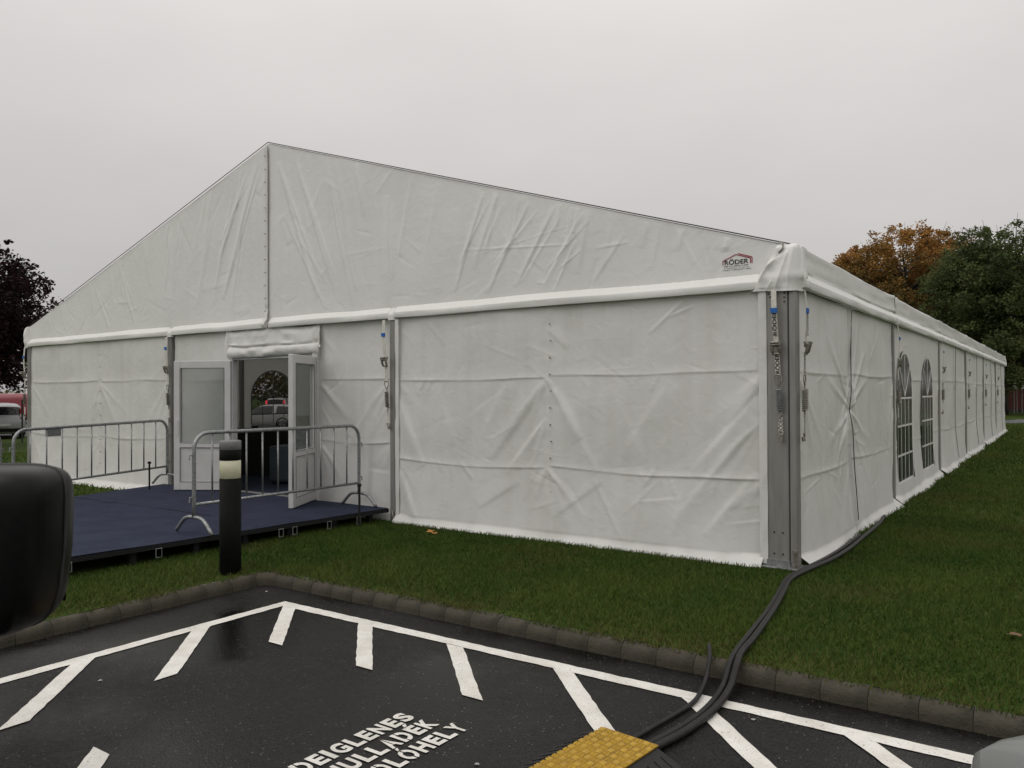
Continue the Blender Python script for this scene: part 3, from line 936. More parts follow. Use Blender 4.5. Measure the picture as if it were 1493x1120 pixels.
# rear gable
mb = MB().add([(-15, 30, 2.6), (0, 30, 2.6), (0, 30, HT), (-7.5, 30, HR), (-15, 30, HT)], [(4, 3, 2, 1, 0)])
mb.build('gable_panel', M['pvc_gable'], tent)

def window(x, s, a, b):
    pth = arch_path(a, b, .03)
    n = len(pth)
    xw = x + s * .02
    me = bpy.data.meshes.new('window')
    me.from_pydata([(xw, y, z) for y, z in pth], [], [tuple(range(n))]); me.update()
    w = link('window', me, M['vinyl'], tent)
    # welded white border
    inn, outp = arch_path(a, b, -.012), arch_path(a, b, .045)
    v = []; f = []
    for (p, q) in zip(inn, outp):
        v += [(x + s * .034, *p), (x + s * .040, *q)]
    m_ = len(inn)
    for i in range(m_):
        j = (i + 1) % m_
        f.append((2 * i, 2 * j, 2 * j + 1, 2 * i + 1))
    MB().add(v, f).build('window_border', M['pvc_band'], w)
    zs = WZ1 - (b - a) / 2; c = (a + b) / 2; hw = (b - a) / 2
    def bar(p, q, t=.028):
        dy, dz = q[0] - p[0], q[1] - p[1]; l = math.hypot(dy, dz)
        ny, nz_ = -dz / l * t / 2, dy / l * t / 2
        v = []
        for xx in (x + s * .026, x + s * .031):
            v += [(xx, p[0] + ny, p[1] + nz_), (xx, q[0] + ny, q[1] + nz_), (xx, q[0] - ny, q[1] - nz_), (xx, p[0] - ny, p[1] - nz_)]
        MB().add(v, [(0, 1, 2, 3), (7, 6, 5, 4), (0, 4, 5, 1), (1, 5, 6, 2), (2, 6, 7, 3), (3, 7, 4, 0)]).build('muntin', M['pvc_band'], w)
    for zz in (zs - .02, zs - .44, zs - .88):
        bar((a, zz), (b, zz))
    for t in (.25, .5, .75):
        yy = a + (b - a) * t
        bar((yy, WZ0), (yy, zs - .034), .02)
    for ang in (45, 90, 135):
        bar((c, zs - .005), (c + hw * math.cos(rad(ang)), zs + hw * math.sin(rad(ang))), .024)
for k in (0, 2, 3, 4, 5):
    yy = k * 5 + (2.5 + .05 if k else 2.13 + .10)
    pts = [(.052 + .012 * math.sin(z * 2.3 + k) + .065 * max(0, (.85 - z) / .85) ** 1.3, yy + .014 * math.sin(z * 3.1 + k * 2), z) for z in np.linspace(.16, 2.56, 24)]
    if k == 0: pts = [(x - (.03 * math.exp(-((z - 1.42) / .12) ** 2)), y, z) for x, y, z in pts]
    MB().tube(pts, .0055, 5).build('slit_shade', M['alu_dark'], tent)  # dark tube standing in for the shade inside the slit between curtains
for a, b in WIN:
    window(0.0, 1, a, b); window(-15.0, -1, a, b)

# ---- posts
def post(x, y, w, dpt, name='post'):
    """hollow-section aluminium post with keder grooves"""
    mb = MB()
    mb.box((x - w / 2, y - dpt / 2, .02), (x + w / 2, y + dpt / 2, HE + .012), bev=.006)
    return mb.build(name, M['alu'], tent)
p0 = post(-.13, .02, .20, .12, 'corner_post')
MB().box((-.027, -.042, .03), (-.019, -.038, 2.6)).build('keder_groove', M['alu_dark'], p0)
MB().box((-.018, -.05, .02), (.042, .085, 2.62), bev=.006).build('post_side_profile', M['alu'], p0)
for (px, pz) in ((-.17, .33), (-.09, .33), (-.17, .13), (-.09, .13), (-.205, 2.55), (-.19, 2.52), (-.06, 2.55), (-.06, 2.51), (-.06, 2.47)):
    MB().lathe([(.009, 0), (.009, .004)], (px, -.0445, pz), 8, 'Y').build('bolt', M['alu_dark'], p0)
mb = MB(); mb.box((-.27, -.13, .004), (.10, .12, .022), bev=.003); mb.box((-.235, -.06, .022), (-.02, .085, .075))
mb.build('base_plate', M['steel'], p0)
mb = MB(); mb.tube([(.035, -.085, .0), (.035, -.085, .16)], .014, 8); mb.tube([(.035, -.085, .155), (.035, -.085, .185)], .026, 8)
mb.build('ground_pin', M['steel_dark'], p0)
for x in (-5.01, -10.0):
    q = post(x, .0, .085, .10)
    mb = MB(); mb.tube(spline([(x + .02, -.07, .02), (x + .05, -.1, .06), (x + .03, -.09, .14), (x + .0, -.07, .12)], 5), .012, 6)
    mb.build('anchor_hook', M['steel_dark'], q)
post(-14.93, .02, .14, .12, 'corner_post')
for k in range(1, 6):
    post(.0, k * 5.0, .09, .08); post(-15.0, k * 5.0, .10, .10)
post(-.05, 29.95, .12, .12, 'corner_post'); post(-14.95, 29.95, .12, .12, 'corner_post')
# eave and gable beams seen from inside
MB().box((-14.9, .05, HE), (-.1, .12, HE + .12)).build('eave_beam', M['alu'], tent)
for s in (-1, 1):
    for y in (5, 10, 15, 20, 25):
        MB().tube([(-7.5, y, HR - .16), (-7.5 + s * 7.4, y, HT - .18)], .08, 4).build('rafter', M['alu'], tent)
# eyelet rows on the curtain seams
def eyelets(x, z0, z1, n):
    for k in range(n):
        z = z0 + (z1 - z0) * k / (n - 1)
        MB().lathe([(.007, .02), (.007, .004), (.003, 0)], (x + .012 * (k % 3 == 1), -.052, z), 8, 'Y').build('eyelet', M['steel_dark'], tent)
eyelets(-2.63, .35, 2.40, 12); eyelets(-12.2, .4, 2.35, 10)
# hem along posts of the corner bay
fabric('seam_hem', (-.30, 0, .03), (1, 0, 0), (0, 0, 1), (0, -1, 0), .075, 2.56, .012, lambda u, v: .052 + .006 * vnoise(u * 20, v * 6, 8) - .15 * np.clip(u - .05, 0, 1), M['pvc'], resv=.03)
fabric('seam_hem', (-4.955, 0, .04), (1, 0, 0), (0, 0, 1), (0, -1, 0), .06, 2.54, .012, lambda u, v: .052 + .006 * vnoise(u * 20, v * 6, 9), M['pvc'], resv=.03)

# ---- ratchet straps
RX = Matrix.Rotation(rad(90), 4, 'X')
def strap(x, y, face, x_low=None, full=True):
    """webbing hanging off the eave, ratchet, spring and lower loop. face 'F' front, 'S' side"""
    x_low = x if x_low is None else x_low
    def P(z, off=0.0, lat=0.0):
        t = (2.57 - z) / 1.35
        c = x + (x_low - x) * t + lat
        return (c, y - off, z) if face == 'F' else (y + off, c, z)
    def ribbon(z0, z1, w, off, t=.004, sway=0.0):
        n = 8
        v = []; f = []
        for i in range(n + 1):
            z = z0 + (z1 - z0) * i / n
            o_ = off + sway * math.sin(math.pi * i / n)
            for lat, oo in ((-w / 2, o_), (w / 2, o_), (w / 2, o_ + t), (-w / 2, o_ + t)):
                v.append(P(z, oo, lat))
        for i in range(n):
            for k in range(4):
                j = (k + 1) % 4
                f.append((i * 4 + k, i * 4 + j, i * 4 + 4 + j, i * 4 + 4 + k))
        f += [(3, 2, 1, 0), (n * 4, n * 4 + 1, n * 4 + 2, n * 4 + 3)]
        return MB().add(v, f)
    s = ribbon(2.58, 2.05, .048, .035, sway=.02).build('strap', M['webbing'], tent)
    ribbon(2.00, 1.78, .045, .035).build('webbing', M['webbing'], s)
    ribbon(2.41, 2.365, .062, .058, .012).build('blue_tag', M['blue_tag'], s)
    # ratchet
    mb = MB()
    a = P(2.065, .03); b = P(2.065, .10)
    for lat in (-.034, .034):
        mb.tube([P(2.10, .04, lat), P(2.07, .075, lat), P(2.01, .065, lat), P(1.985, .045, lat)], [.012, .02, .016, .01], 6)
    mb.tube([P(2.07, .07, -.045), P(2.07, .07, .045)], .022, 10)
    mb.tube([P(2.09, .09, -.038), P(2.09, .09, .038)], .012, 8)
    mb.tube([P(1.985, .05, -.042), P(1.985, .05, .042)], .009, 8)
    mb.build('ratchet', M['steel_dark'], s)
    # upper wire loop
    mb = MB()
    mb.tube([P(1.79, .04, -.03), P(1.79, .04, .03), P(1.74, .04, .034), P(1.69, .04, .004), P(1.69, .04, -.004), P(1.74, .04, -.034), P(1.79, .04, -.03)], .006, 6)
    mb.tube([P(1.69, .04, 0), P(1.655, .04, .004)], .007, 6)
    mb.build('wire_loop', M['steel_dark'], s)
    # coil spring
    mb = MB()
    turns, n = 11, 9
    pts = [P(1.655 - .20 * i / (turns * n), .045 + .024 * math.sin(2 * math.pi * i / n), .024 * math.cos(2 * math.pi * i / n)) for i in range(turns * n + 1)]
    mb.tube(pts, .0065, 5)
    mb.build('spring', M['steel'] if face == 'F' and full else M['steel_dark'], s)
    MB().tube([P(1.456, .04), P(1.43, .04, .012), P(1.41, .04, -.008), P(1.39, .04, 0)], .007, 6).build('spring_hook', M['steel_dark'], s)
    mb = MB(); mb.tube([P(1.25, .04, -.028), P(1.25, .04, .028), P(1.20, .04, .002), P(1.25, .04, -.028)], .006, 6)
    mb.tube([P(1.215, .03), P(1.175, .035)], .018, 8)
    mb.build('lower_hook', M['steel_dark'], s)
    ribbon(1.40, 1.24, .040, .038).build('webbing', M['webbing'], s)
    if full:
        for z, w_ in ((2.15, 'RÖDER'), (1.80, 'RÖDER'), (1.255, 'RÖDER')):
            me = text_mesh(w_, .052, .0012)
            co = np.array([v.co[:] for v in me.vertices])
            k = {2.15: .24, 1.80: .19, 1.255: .15}[z] / (co[:, 0].max() - co[:, 0].min())
            sw = .02 * math.sin(math.pi * (2.58 - 2.2) / .53) if z == 2.15 else 0.0
            for v in me.vertices:
                lz = z + v.co.x * k; lat = -(v.co.y - .018) * .95
                if face == 'F':
                    v.co = P(lz, .0425 + (.024 if z == 2.15 else .0), lat)
                else:
                    v.co = P(lz, .0425 + (.024 if z == 2.15 else .0), -lat)
            link('lettering', me, M['print_black'], s)
    return s
strap(-.145, -.045, 'F', -.085)
strap(.125, .045, 'S', .06)
strap(-5.115, -.05, 'F', -5.04, False)
strap(-10.02, -.05, 'F', -9.95, False)
strap(-14.97, -.06, 'F', -14.95, False)
for k in range(1, 6):
    strap(k * 5.0 + .06, .05, 'S', k * 5.0 + .04, False)

# ---- printed logo on the gable
def flat_text(s, x, z, w, h, material, parent, y=-.0185, name='lettering', bold=.002):
    me = text_mesh(s, .1, bold)
    co = np.array([v.co[:] for v in me.vertices])
    a, b = co.min(0), co.max(0)
    for v in me.vertices:
        v.co = (x + (v.co.x - a[0]) / (b[0] - a[0]) * w, y, z + (v.co.y - a[1]) / (b[1] - a[1]) * h)
    return link(name, me, material, parent)
def bars_xz(segs, t, y=-.0185):
    mb = MB()
    for (a, b) in segs:
        dx, dz = b[0] - a[0], b[1] - a[1]; l = math.hypot(dx, dz); nx, nz_ = -dz / l * t / 2, dx / l * t / 2
        v = []
        for yy in (y, y - .001):
            v += [(a[0] + nx, yy, a[1] + nz_), (b[0] + nx, yy, b[1] + nz_), (b[0] - nx, yy, b[1] - nz_), (a[0] - nx, yy, a[1] - nz_)]
        mb.add(v, [(3, 2, 1, 0), (4, 5, 6, 7), (0, 1, 5, 4), (1, 2, 6, 5), (2, 3, 7, 6), (3, 0, 4, 7)])
    return mb
LX, LZ = -.65, 2.80
logo = bars_xz([((LX, LZ + .065), (LX, LZ + .105)), ((LX, LZ + .105), (LX + .13, LZ + .158)), ((LX + .13, LZ + .158), (LX + .27, LZ + .112)), ((LX + .27, LZ + .112), (LX + .27, LZ + .062)),
                ((LX + .15, LZ + .165), (LX + .285, LZ + .121)), ((LX + .285, LZ + .121), (LX + .285, LZ + .062))], .008).build('logo', M['print_red'], tent)
flat_text('RÖDER', LX + .016, LZ + .064, .235, .055, M['print_black'], logo)
# the small print below is too fine to read: rows of short strokes
rr = random.Random(3)
for row, (zz, h, ma) in enumerate(((.050, .006, 'print_black'), (.032, .005, 'print_grey'), (.014, .006, 'print_grey'))):
    segs = []; x = LX + .012 - (row == 2) * .012
    while x < LX + .245 + (row == 2) * .03:
        l = rr.uniform(.006, .014)
        segs.append(((x, LZ + zz), (x + l, LZ + zz + rr.uniform(-.001, .001)))); x += l + rr.choice((.003, .003, .004, .012))
    bars_xz(segs, h).build('small_print', M[ma], logo)

# ---- doors
fr = MB()
fr.box((DX0 - .07, -.045, .10), (DX0, .045, DZ1 + .03), bev=.004)
fr.box((DX1, -.045, .10), (DX1 + .07, .045, DZ1 + .03), bev=.004)
fr.box((DX0, -.043, DZ1 - .04), (DX1, .043, DZ1 + .028), bev=.004)
fr.build('door_frame', M['upvc'], tent)
mb = MB(); mb.box((DX0, -.05, .10), (DX1, .06, .168)); mb.build('threshold', M['alu'], tent)
def leaf(hx, width, ang, mirror, handle=True):
    """leaf hinged at hx; local x runs from hinge to free edge, local y is thickness"""
    zb, zt = DZ0 + .012, DZ1 - .045
    dirx, diry = (-math.cos(ang), -math.sin(ang)) if mirror else (math.cos(ang), -math.sin(ang))
    hy = -.05
    X = Vector((dirx, diry, 0)); Yv = Vector((-diry, dirx, 0))
    m = Matrix(((X.x, Yv.x, 0, hx), (X.y, Yv.y, 0, hy), (0, 0, 1, 0), (0, 0, 0, 1)))
    t = .032
    zm0, zm1 = .82, .90
    mb = MB()
    st = .105
    mb.box((0, -t, zb), (st, t, zt), m, bev=.006); mb.box((width - st, -t, zb), (width, t, zt), m, bev=.006)
    mb.box((st - .004, -t + .002, zb), (width - st + .004, t - .002, zb + .13), m, bev=.006)
    mb.box((st - .004, -t + .002, zt - .115), (width - st + .004, t - .002, zt), m, bev=.006)
    mb.box((st - .004, -t + .002, zm0), (width - st + .004, t - .002, zm1), m, bev=.006)
    d = mb.build('door', M['upvc'], tent)
    mb = MB()
    mb.box((st, -.008, zm1), (width - st, .008, zt - .115), m)
    mb.build('glass', M['door_glass'], d)
    mb = MB(); mb.box((st, -.016, zb + .13), (width - st, .016, zm0), m, bev=.004)
    mb.build('lower_panel', M['upvc'], d)
    mb = MB()
    for z0, z1 in ((zm1, zt - .115), (zb + .13, zm0)):
        for s in (-1, 1):
            y = s * (t + .001)
            for (a, b) in (((st - .005, z0), (st - .005, z1)), ((width - st + .005, z0), (width - st + .005, z1)), ((st, z0 - .004), (width - st, z0 - .004)), ((st, z1 + .004), (width - st, z1 + .004))):
                mb.tube([m @ Vector((a[0], y, a[1])), m @ Vector((b[0], y, b[1]))], .0035, 4)
    mb.build('gasket', M['alu_dark'], d)
    mb = MB()
    for s in (-1, 1) if handle else ():
        mb.tube([m @ Vector((width - .05, s * t, 1.19)), m @ Vector((width - .05, s * (t + .05), 1.19)), m @ Vector((width - .17, s * (t + .055), 1.19))], .011, 8)
    if handle: mb.build('handle', M['upvc'], d)
    mb = MB(); mb.box((width - .075, -t - .006, 1.0), (width - .03, t + .006, 1.25), m, bev=.003)
    mb.build('lock_plate', M['upvc'], d)
    for z in (.35, 1.2, 2.0):
        mb = MB(); mb.tube([m @ Vector((-.004, -t - .006, z - .05)), m @ Vector((-.004, -t - .006, z + .05))], .013, 8)
        mb.build('hinge', M['upvc'], d)
    return d
leaf(DX0 - .02, .90, rad(30), True, False)
leaf(DX1 + .02, .91, rad(60), False)

# ---- inside
MB().box((-14.85, .12, .02), (-.25, 29.85, .15)).build('floor', M['carpet'], tent)
def table(loc, size, rz, label):
    t = tag(empty('table', loc, rz), label, 'table')
    lx, ly, lz = size
    MB().box((-lx / 2, -ly / 2, lz - .03), (lx / 2, ly / 2, lz), bev=.005).build('table_top', M['dark_cloth'], t, local=True)
    # floor-length skirt with pleats
    v = []; f = []
    per = []
    n = 60
    for i in range(n):
        s = i / n * 2 * (lx + ly)
        if s < lx: p = (-lx / 2 + s, -ly / 2)
        elif s < lx + ly: p = (lx / 2, -ly / 2 + s - lx)
        elif s < 2 * lx + ly: p = (lx / 2 - (s - lx - ly), ly / 2)
        else: p = (-lx / 2, ly / 2 - (s - 2 * lx - ly))
        per.append(p)
    for z, k in ((lz - .005, 1.002), (lz * .5, 1.015), (0.0, 1.03)):
        for i, p in enumerate(per):
            w = k + (.012 if i % 2 else 0) * (1 - z / lz)
            v.append((p[0] * w, p[1] * w, z))
    for r_ in range(2):
        for i in range(n):
            j = (i + 1) % n
            f.append((r_ * n + i, r_ * n + j, r_ * n + n + j, r_ * n + n + i))
    MB().add(v, f).build('table_skirt', M['dark_cloth'], t, local=True)
    return t
table((-10.0, 2.05, .15), (2.6, .8, .82), rad(8), 'long counter under a black floor-length cloth inside the doorway')
M['fridge'] = noisy('grey_blue_cabinet', (.055, .075, .085), (.04, .055, .065), 3, .4)
cab = tag(empty('cabinet', (-8.55, 1.35, .15), rad(20)), 'low grey-blue cabinet standing just inside the tent door', 'cabinet')
mb = MB(); mb.box((-.32, -.3, .03), (.32, .3, .62), bev=.012); mb.build('cabinet_body', M['fridge'], cab, local=True)
mb = MB(); mb.box((-.29, -.325, .06), (.29, -.3, .59), bev=.006); mb.build('cabinet_door', M['fridge'], cab, local=True)
mb = MB()
for a in (-.28, .28):
    for b in (-.26, .26): mb.tube([(a, b, 0), (a, b, .05)], .02, 8)
mb.build('cabinet_feet', M['black_plastic'], cab, local=True)
def office_chair(loc, rz):
    c = tag(empty('office_chair', loc, rz), 'black high-backed office chair seen through the tent door', 'chair')
    mb = MB(); mb.box((-.25, -.25, .44), (.25, .25, .54), bev=.03); mb.build('seat', M['dark_cloth'], c, smooth=False, local=True)
    v = []; f = []; prof = [(.20, .56), (.25, .7), (.25, .95), (.22, 1.1), (.24, 1.2), (.23, 1.3), (.15, 1.36)]
    for (w, z) in prof:
        k = .05 * math.sin((z - .5) * 3)
        v += [(-w, .22 + k, z), (w, .22 + k, z), (w, .32 + k, z), (-w, .32 + k, z)]
    for i in range(len(prof) - 1):
        for q in range(4):
            j = (q + 1) % 4
            f.append((i * 4 + q, i * 4 + j, i * 4 + 4 + j, i * 4 + 4 + q))
    f += [(3, 2, 1, 0), tuple(len(v) - 4 + q for q in range(4))]
    MB().add(v, f).build('backrest', M['dark_cloth'], c, local=True)
    mb = MB(); mb.tube([(0, 0, .1), (0, 0, .45)], .03, 8); mb.tube([(0, .2, .47), (0, .3, .62)], .03, 6); mb.build('column', M['black_plastic'], c, local=True)
    for k in range(5):
        a = 2 * math.pi * k / 5
        mb = MB(); mb.tube([(0, 0, .12), (.3 * math.cos(a), .3 * math.sin(a), .07)], [.03, .018], 6)
        mb.lathe([(.03, -.02), (.03, .02)], (.3 * math.cos(a), .3 * math.sin(a), .03), 10, 'Y')
        mb.build('leg', M['black_plastic'], c, local=True)
    return c
office_chair((-9.05, 2.75, .15), rad(-60))
# pale yellow carton behind the chair
M['carton'] = noisy('yellow_carton', (.30, .29, .12), (.25, .24, .10), 4, .7)
ct = tag(empty('carton', (-9.3, 2.15, .945), rad(25)), 'small pale yellow carton on the black counter in the tent', 'box')
mb = MB(); mb.box((-.1, -.08, 0.03), (.1, .08, .26), bev=.004); mb.build('carton_body', M['carton'], ct, local=True)
mb = MB(); mb.box((-.105, -.085, .26), (.105, .085, .29), bev=.004); mb.build('carton_lid', M['carton'], ct, local=True)

# ================================================================== ENTRANCE DECK
deck = tag(empty('entrance_deck', (-7.5, -2, 0)), 'low blue-carpeted platform in front of the tent door', 'platform')
DC = [Vector((-5.05, -.07, .168)), Vector((-5.27, -4.15, .185)), Vector((-9.45, -4.15, .115)), Vector((-10.12, -.07, .165))]
def deck_pt(s, t, dz=0.0):
    """s: 0 right edge .. 1 left edge, t: 0 at tent .. 1 outer edge"""
    a = DC[0].lerp(DC[1], t); b = DC[3].lerp(DC[2], t)
    p = a.lerp(b, s); p.z += dz
    return p
n, m_ = 60, 50
V = np.array([[(*deck_pt(i / (n - 1), j / (m_ - 1)),) for i in range(n)] for j in range(m_)])
V[..., 2] += .0035 * vnoise(V[..., 0] * 2.5, V[..., 1] * 2.5, 5)
link('carpet', np_mesh('carpet', V.reshape(-1, 3), grid_faces(n, m_)), M['carpet'], deck, smooth=True)
mb = MB()
for (s0, s1, t0, t1) in ((0, .33, 0, .5), (.33, .66, 0, .5), (.66, 1, 0, .5), (0, .33, .5, 1), (.33, .66, .5, 1), (.66, 1, .5, 1)):
    pts = [deck_pt(s0, t0), deck_pt(s1, t0), deck_pt(s1, t1), deck_pt(s0, t1)]
    c_ = sum(pts, Vector()) / 4
    pts = [p + (c_ - p).normalized() * .004 for p in pts]
    v = [(p.x, p.y, p.z - .008) for p in pts] + [(p.x, p.y, p.z - .055) for p in pts]
    MB().add(v, [(3, 2, 1, 0), (4, 5, 6, 7), (0, 1, 5, 4), (1, 2, 6, 5), (2, 3, 7, 6), (3, 0, 4, 7)]).build('deck_module', M['stage_black'], deck)
# carpet joint
MB().tube([deck_pt(.28 + .72 * k / 20, .40 + .004 * math.sin(k), .003) for k in range(21)], .004, 4).build('carpet_joint', M['stage_black'], deck)
# short legs and coupling brackets along the visible edge
for t in (.06, .2, .36, .5, .64, .8, .95):
    p = deck_pt(.02, t)
    MB().box((p.x - .03, p.y - .03, 0), (p.x + .03, p.y + .03, p.z - .05)).build('leg', M['stage_black'], deck)
for t in (.1, .5, .9):
    for s in (.35, .65, .97):
        p = deck_pt(s, t)
        MB().box((p.x - .03, p.y - .03, 0), (p.x + .03, p.y + .03, p.z - .05)).build('leg', M['stage_black'], deck)
def bracket(t, wd=.06, ht=.085):
    p = deck_pt(-.004, t)
    mb = MB()
    z1 = p.z - .045; z0 = z1 - ht
    q = [(p.x + .006, p.y - wd / 2, z0), (p.x + .006, p.y + wd / 2, z0), (p.x + .006, p.y + wd / 2, z1), (p.x + .006, p.y - wd / 2, z1)]
    mb.tube(q + [q[0]], .0055, 5)
    mb.build('coupling_bracket', M['steel'], deck)
for t in (.13, .24, .36, .405, .56, .75, .955, .985): bracket(t)
MB().tube([deck_pt(.0, .58) + Vector((0, 0, -.12)), deck_pt(0, .60) + Vector((.17, .04, -.165))], .011, 6).build('support_rod', M['steel'], deck)

# ================================================================== CROWD BARRIERS
def barrier(p0, p1, z0, z1, label, plate=None, nb=10, hook0=False):
    """steel crowd barrier from p0 to p1 (xy), foot heights z0, z1"""
    a = Vector((*p0, z0)); b = Vector((*p1, z1))
    t = (b - a); Ln = t.length; t.normalize(); side = Vector((-t.y, t.x, 0))
    B = tag(empty('crowd_barrier', a), label, 'barrier', 'steel crowd barriers on the blue platform')
    top, low, r = 1.05, .30, .17
    def Q(s, h): return a + t * s + Vector((0, 0, h))
    pts = [Q(0, .16), Q(0, low)]
    for k in range(7):
        an = rad(180 - 90 * k / 6); pts.append(Q(r + r * math.cos(an), top - r + r * math.sin(an)))
    for k in range(7):
        an = rad(90 - 90 * k / 6); pts.append(Q(Ln - r + r * math.cos(an), top - r + r * math.sin(an)))
    pts += [Q(Ln, low), Q(Ln, .16)]
    MB().tube(pts, .021, 10).build('frame', M['steel'], B, smooth=True)
    MB().tube([Q(0, low), Q(Ln, low)], .017, 8).build('bottom_rail', M['steel'], B, smooth=True)
    for k in range(nb):
        s = Ln * (k + 1) / (nb + 1)
        MB().tube([Q(s, low), Q(s, top)], .010, 7).build('bar', M['steel'], B, smooth=True)
    for s in (0, Ln):
        ft = [Q(s, 0.012) + side * .30, Q(s, .13) + side * .18, Q(s, .165) + side * .10, Q(s, .17), Q(s, .165) - side * .10, Q(s, .13) - side * .18, Q(s, .012) - side * .30]
        MB().tube(spline(ft, 4), .020, 8).build('foot', M['steel'], B, smooth=True)
    for s, d in ((0, -1), (Ln, 1)):
        for h in (low + .08, .82):
            MB().tube([Q(s, h), Q(s + d * .05, h), Q(s + d * .055, h - .05)], .008, 6).build('coupling_hook', M['steel'], B)
    if plate:
        s0, s1, h0, h1 = plate
        mb = MB(); v = []
        for o_ in (-.003, .003):
            v += [Q(s0, h0) + side * o_, Q(s1, h0) + side * o_, Q(s1, h1) + side * o_, Q(s0, h1) + side * o_]
        mb.add(v, [(3, 2, 1, 0), (4, 5, 6, 7), (0, 1, 5, 4), (1, 2, 6, 5), (2, 3, 7, 6), (3, 0, 4, 7)])
        mb.build('name_plate', M['steel'], B)
    return B
barrier((-5.42, -2.60), (-5.50, -.16), .18, .17, 'steel crowd barrier on the deck edge between bollard and door')
barrier((-9.95, -.12), (-9.25, -2.72), .165, .125, 'steel crowd barrier with a blank plate along the far deck edge', plate=(1.98, 2.22, .93, 1.03))
barrier((-9.15, -2.92), (-8.55, -4.05), .125, .118, 'short steel crowd barrier at the outer end of the deck', nb=4)

def stake(x, y, z, h, label):
    s = tag(empty('ground_stake', (x, y, z)), label, 'stake')
    MB().tube([(0, 0, -.05), (0, 0, h)], .014, 8).build('stake_shaft', M['rubber'], s, local=True)
    MB().lathe([(.014, h - .005), (.027, h), (.027, h + .03), (.01, h + .036)], (0, 0, 0), 10).build('stake_head', M['rubber'], s, local=True)
stake(-9.62, -.62, .16, .40, 'thin black stake standing beside the barrier with the plate')
stake(-5.02, -.62, 0.0, .50, 'thin black stake on the grass at the deck edge')

# ================================================================== BOLLARD
bo = tag(empty('bollard', (-4.2, -3.03, 0)), 'black round bollard with cream light band at the kerb', 'bollard')
R_ = .095
MB().lathe([(R_, -.1), (R_, .865), (R_ - .004, .865), (R_ - .004, .87)], n=32).build('bollard_body', M['bollard_black'], bo, smooth=False, local=True)
MB().lathe([(R_ - .005, .87), (R_ - .002, .872), (R_ - .002, 1.033), (R_ - .005, 1.035)], n=32).build('light_band', M['cream'], bo, local=True)
MB().lathe([(R_ - .004, 1.035), (R_, 1.037), (R_, 1.128), (R_ - .003, 1.13)], n=32).build('collar', M['bollard_black'], bo, local=True)
M['bollard_cap'] = noisy('bollard_cap_grey', (.19, .19, .185), (.14, .14, .135), 8, .5)
MB().lathe([(R_ - .002, 1.13), (R_ + .001, 1.132), (R_ + .001, 1.205), (R_ - .006, 1.214), (.03, 1.218)], n=32).build('bollard_cap', M['bollard_cap'], bo, local=True)
for o in bo.children:
    me = o.data
    me.polygons.foreach_set('use_smooth', [len(p.vertices) == 4 and abs(p.normal.z) < .5 for p in me.polygons])

# ================================================================== CABLES
def cable(pts, r, label, sm=8):
    p = spline(pts, sm)
    o = MB().tube(p, r, 9).build('power_cable', M['rubber'], smooth=True)
    tag(o, label, 'cable')
    return o
cable([(.40, -4.25, -.06), (.43, -4.0, -.07), (.48, -3.72, -.074), (.50, -3.38, -.074), (.48, -3.06, -.055), (.455, -2.86, .028), (.42, -2.68, .036), (.38, -2.3, .03), (.29, -1.6, .032), (.20, -1.05, .03),
       (.12, -.55, .03), (.15, -.1, .03), (.22, .5, .03), (.24, 1.2, .03), (.22, 2.0, .03), (.20, 2.9, .03), (.14, 3.6, .03)], .021, 'thick black power cable crossing the kerb toward the tent corner')
cable([(.345, -4.25, -.06), (.38, -4.0, -.075), (.435, -3.70, -.078), (.457, -3.38, -.078), (.437, -3.06, -.058), (.412, -2.86, .024), (.38, -2.66, .034), (.335, -2.3, .03), (.255, -1.62, .03), (.165, -1.05, .028),
       (.085, -.56, .026), (.09, -.3, .028), (.155, .5, .028), (.175, 1.2, .028), (.165, 2.0, .028)], .0175, 'thinner black power cable lying against the thick one across the lawn')
cable([(.25, -4.25, -.06), (.285, -4.0, -.08), (.32, -3.72, -.082), (.355, -3.45, -.082), (.365, -3.30, -.078), (.345, -3.15, -.07), (.31, -2.98, -.05), (.275, -2.84, .012), (.22, -2.70, .04), (.18, -2.60, .01), (.16, -2.56, -.03)], .0135,
      'single thin black cable bending over the kerb into the grass')

# ---- yellow cable ramp
RA = rad(-6)
ramp = tag(empty('cable_ramp', (.322, -4.02, AZ), RA), 'yellow chequer-plate cable ramp on the asphalt', 'cable ramp')
RL = 1.0
M['yellow'] = noisy('yellow_plate', (.40, .225, .004), (.19, .105, .005), 14, .35, 0, .1, 60, r2=.5, lo=.3, hi=.7)
M['yellow_bright'] = noisy('yellow_stud', (.58, .36, .006), (.42, .25, .005), 20, .3)  # studs a brighter yellow than the lid, to set off the tread
def ramp_x(poly, name, m_):
    mb = MB(); v = []
    for y in (0, -RL): v += [(x, y, z) for x, z in poly]
    n = len(poly)
    f = [tuple(range(n)), tuple(range(2 * n - 1, n - 1, -1))] + [(i, n + i, n + (i + 1) % n, (i + 1) % n) for i in range(n)]
    mb.add(v, f); return mb.build(name, m_, ramp, local=True)
ramp_x([(-.29, .0), (-.285, .012), (-.155, .062), (-.155, .0)], 'ramp_wing', M['rubber'])
ramp_x([(.29, .0), (.285, .012), (.155, .062), (.155, .0)], 'ramp_wing', M['rubber'])
for x in (-.055, .055): ramp_x([(x - .02, .0), (x - .02, .058), (x + .02, .058), (x + .02, 0)], 'ramp_rib', M['rubber'])
mb = MB(); mb.box((-.158, -RL + .005, .0625), (.158, .012, .0725), bev=.0025)
lid = mb.build('ramp_lid', M['yellow'], ramp, local=True)
mb = MB()
pit = .042
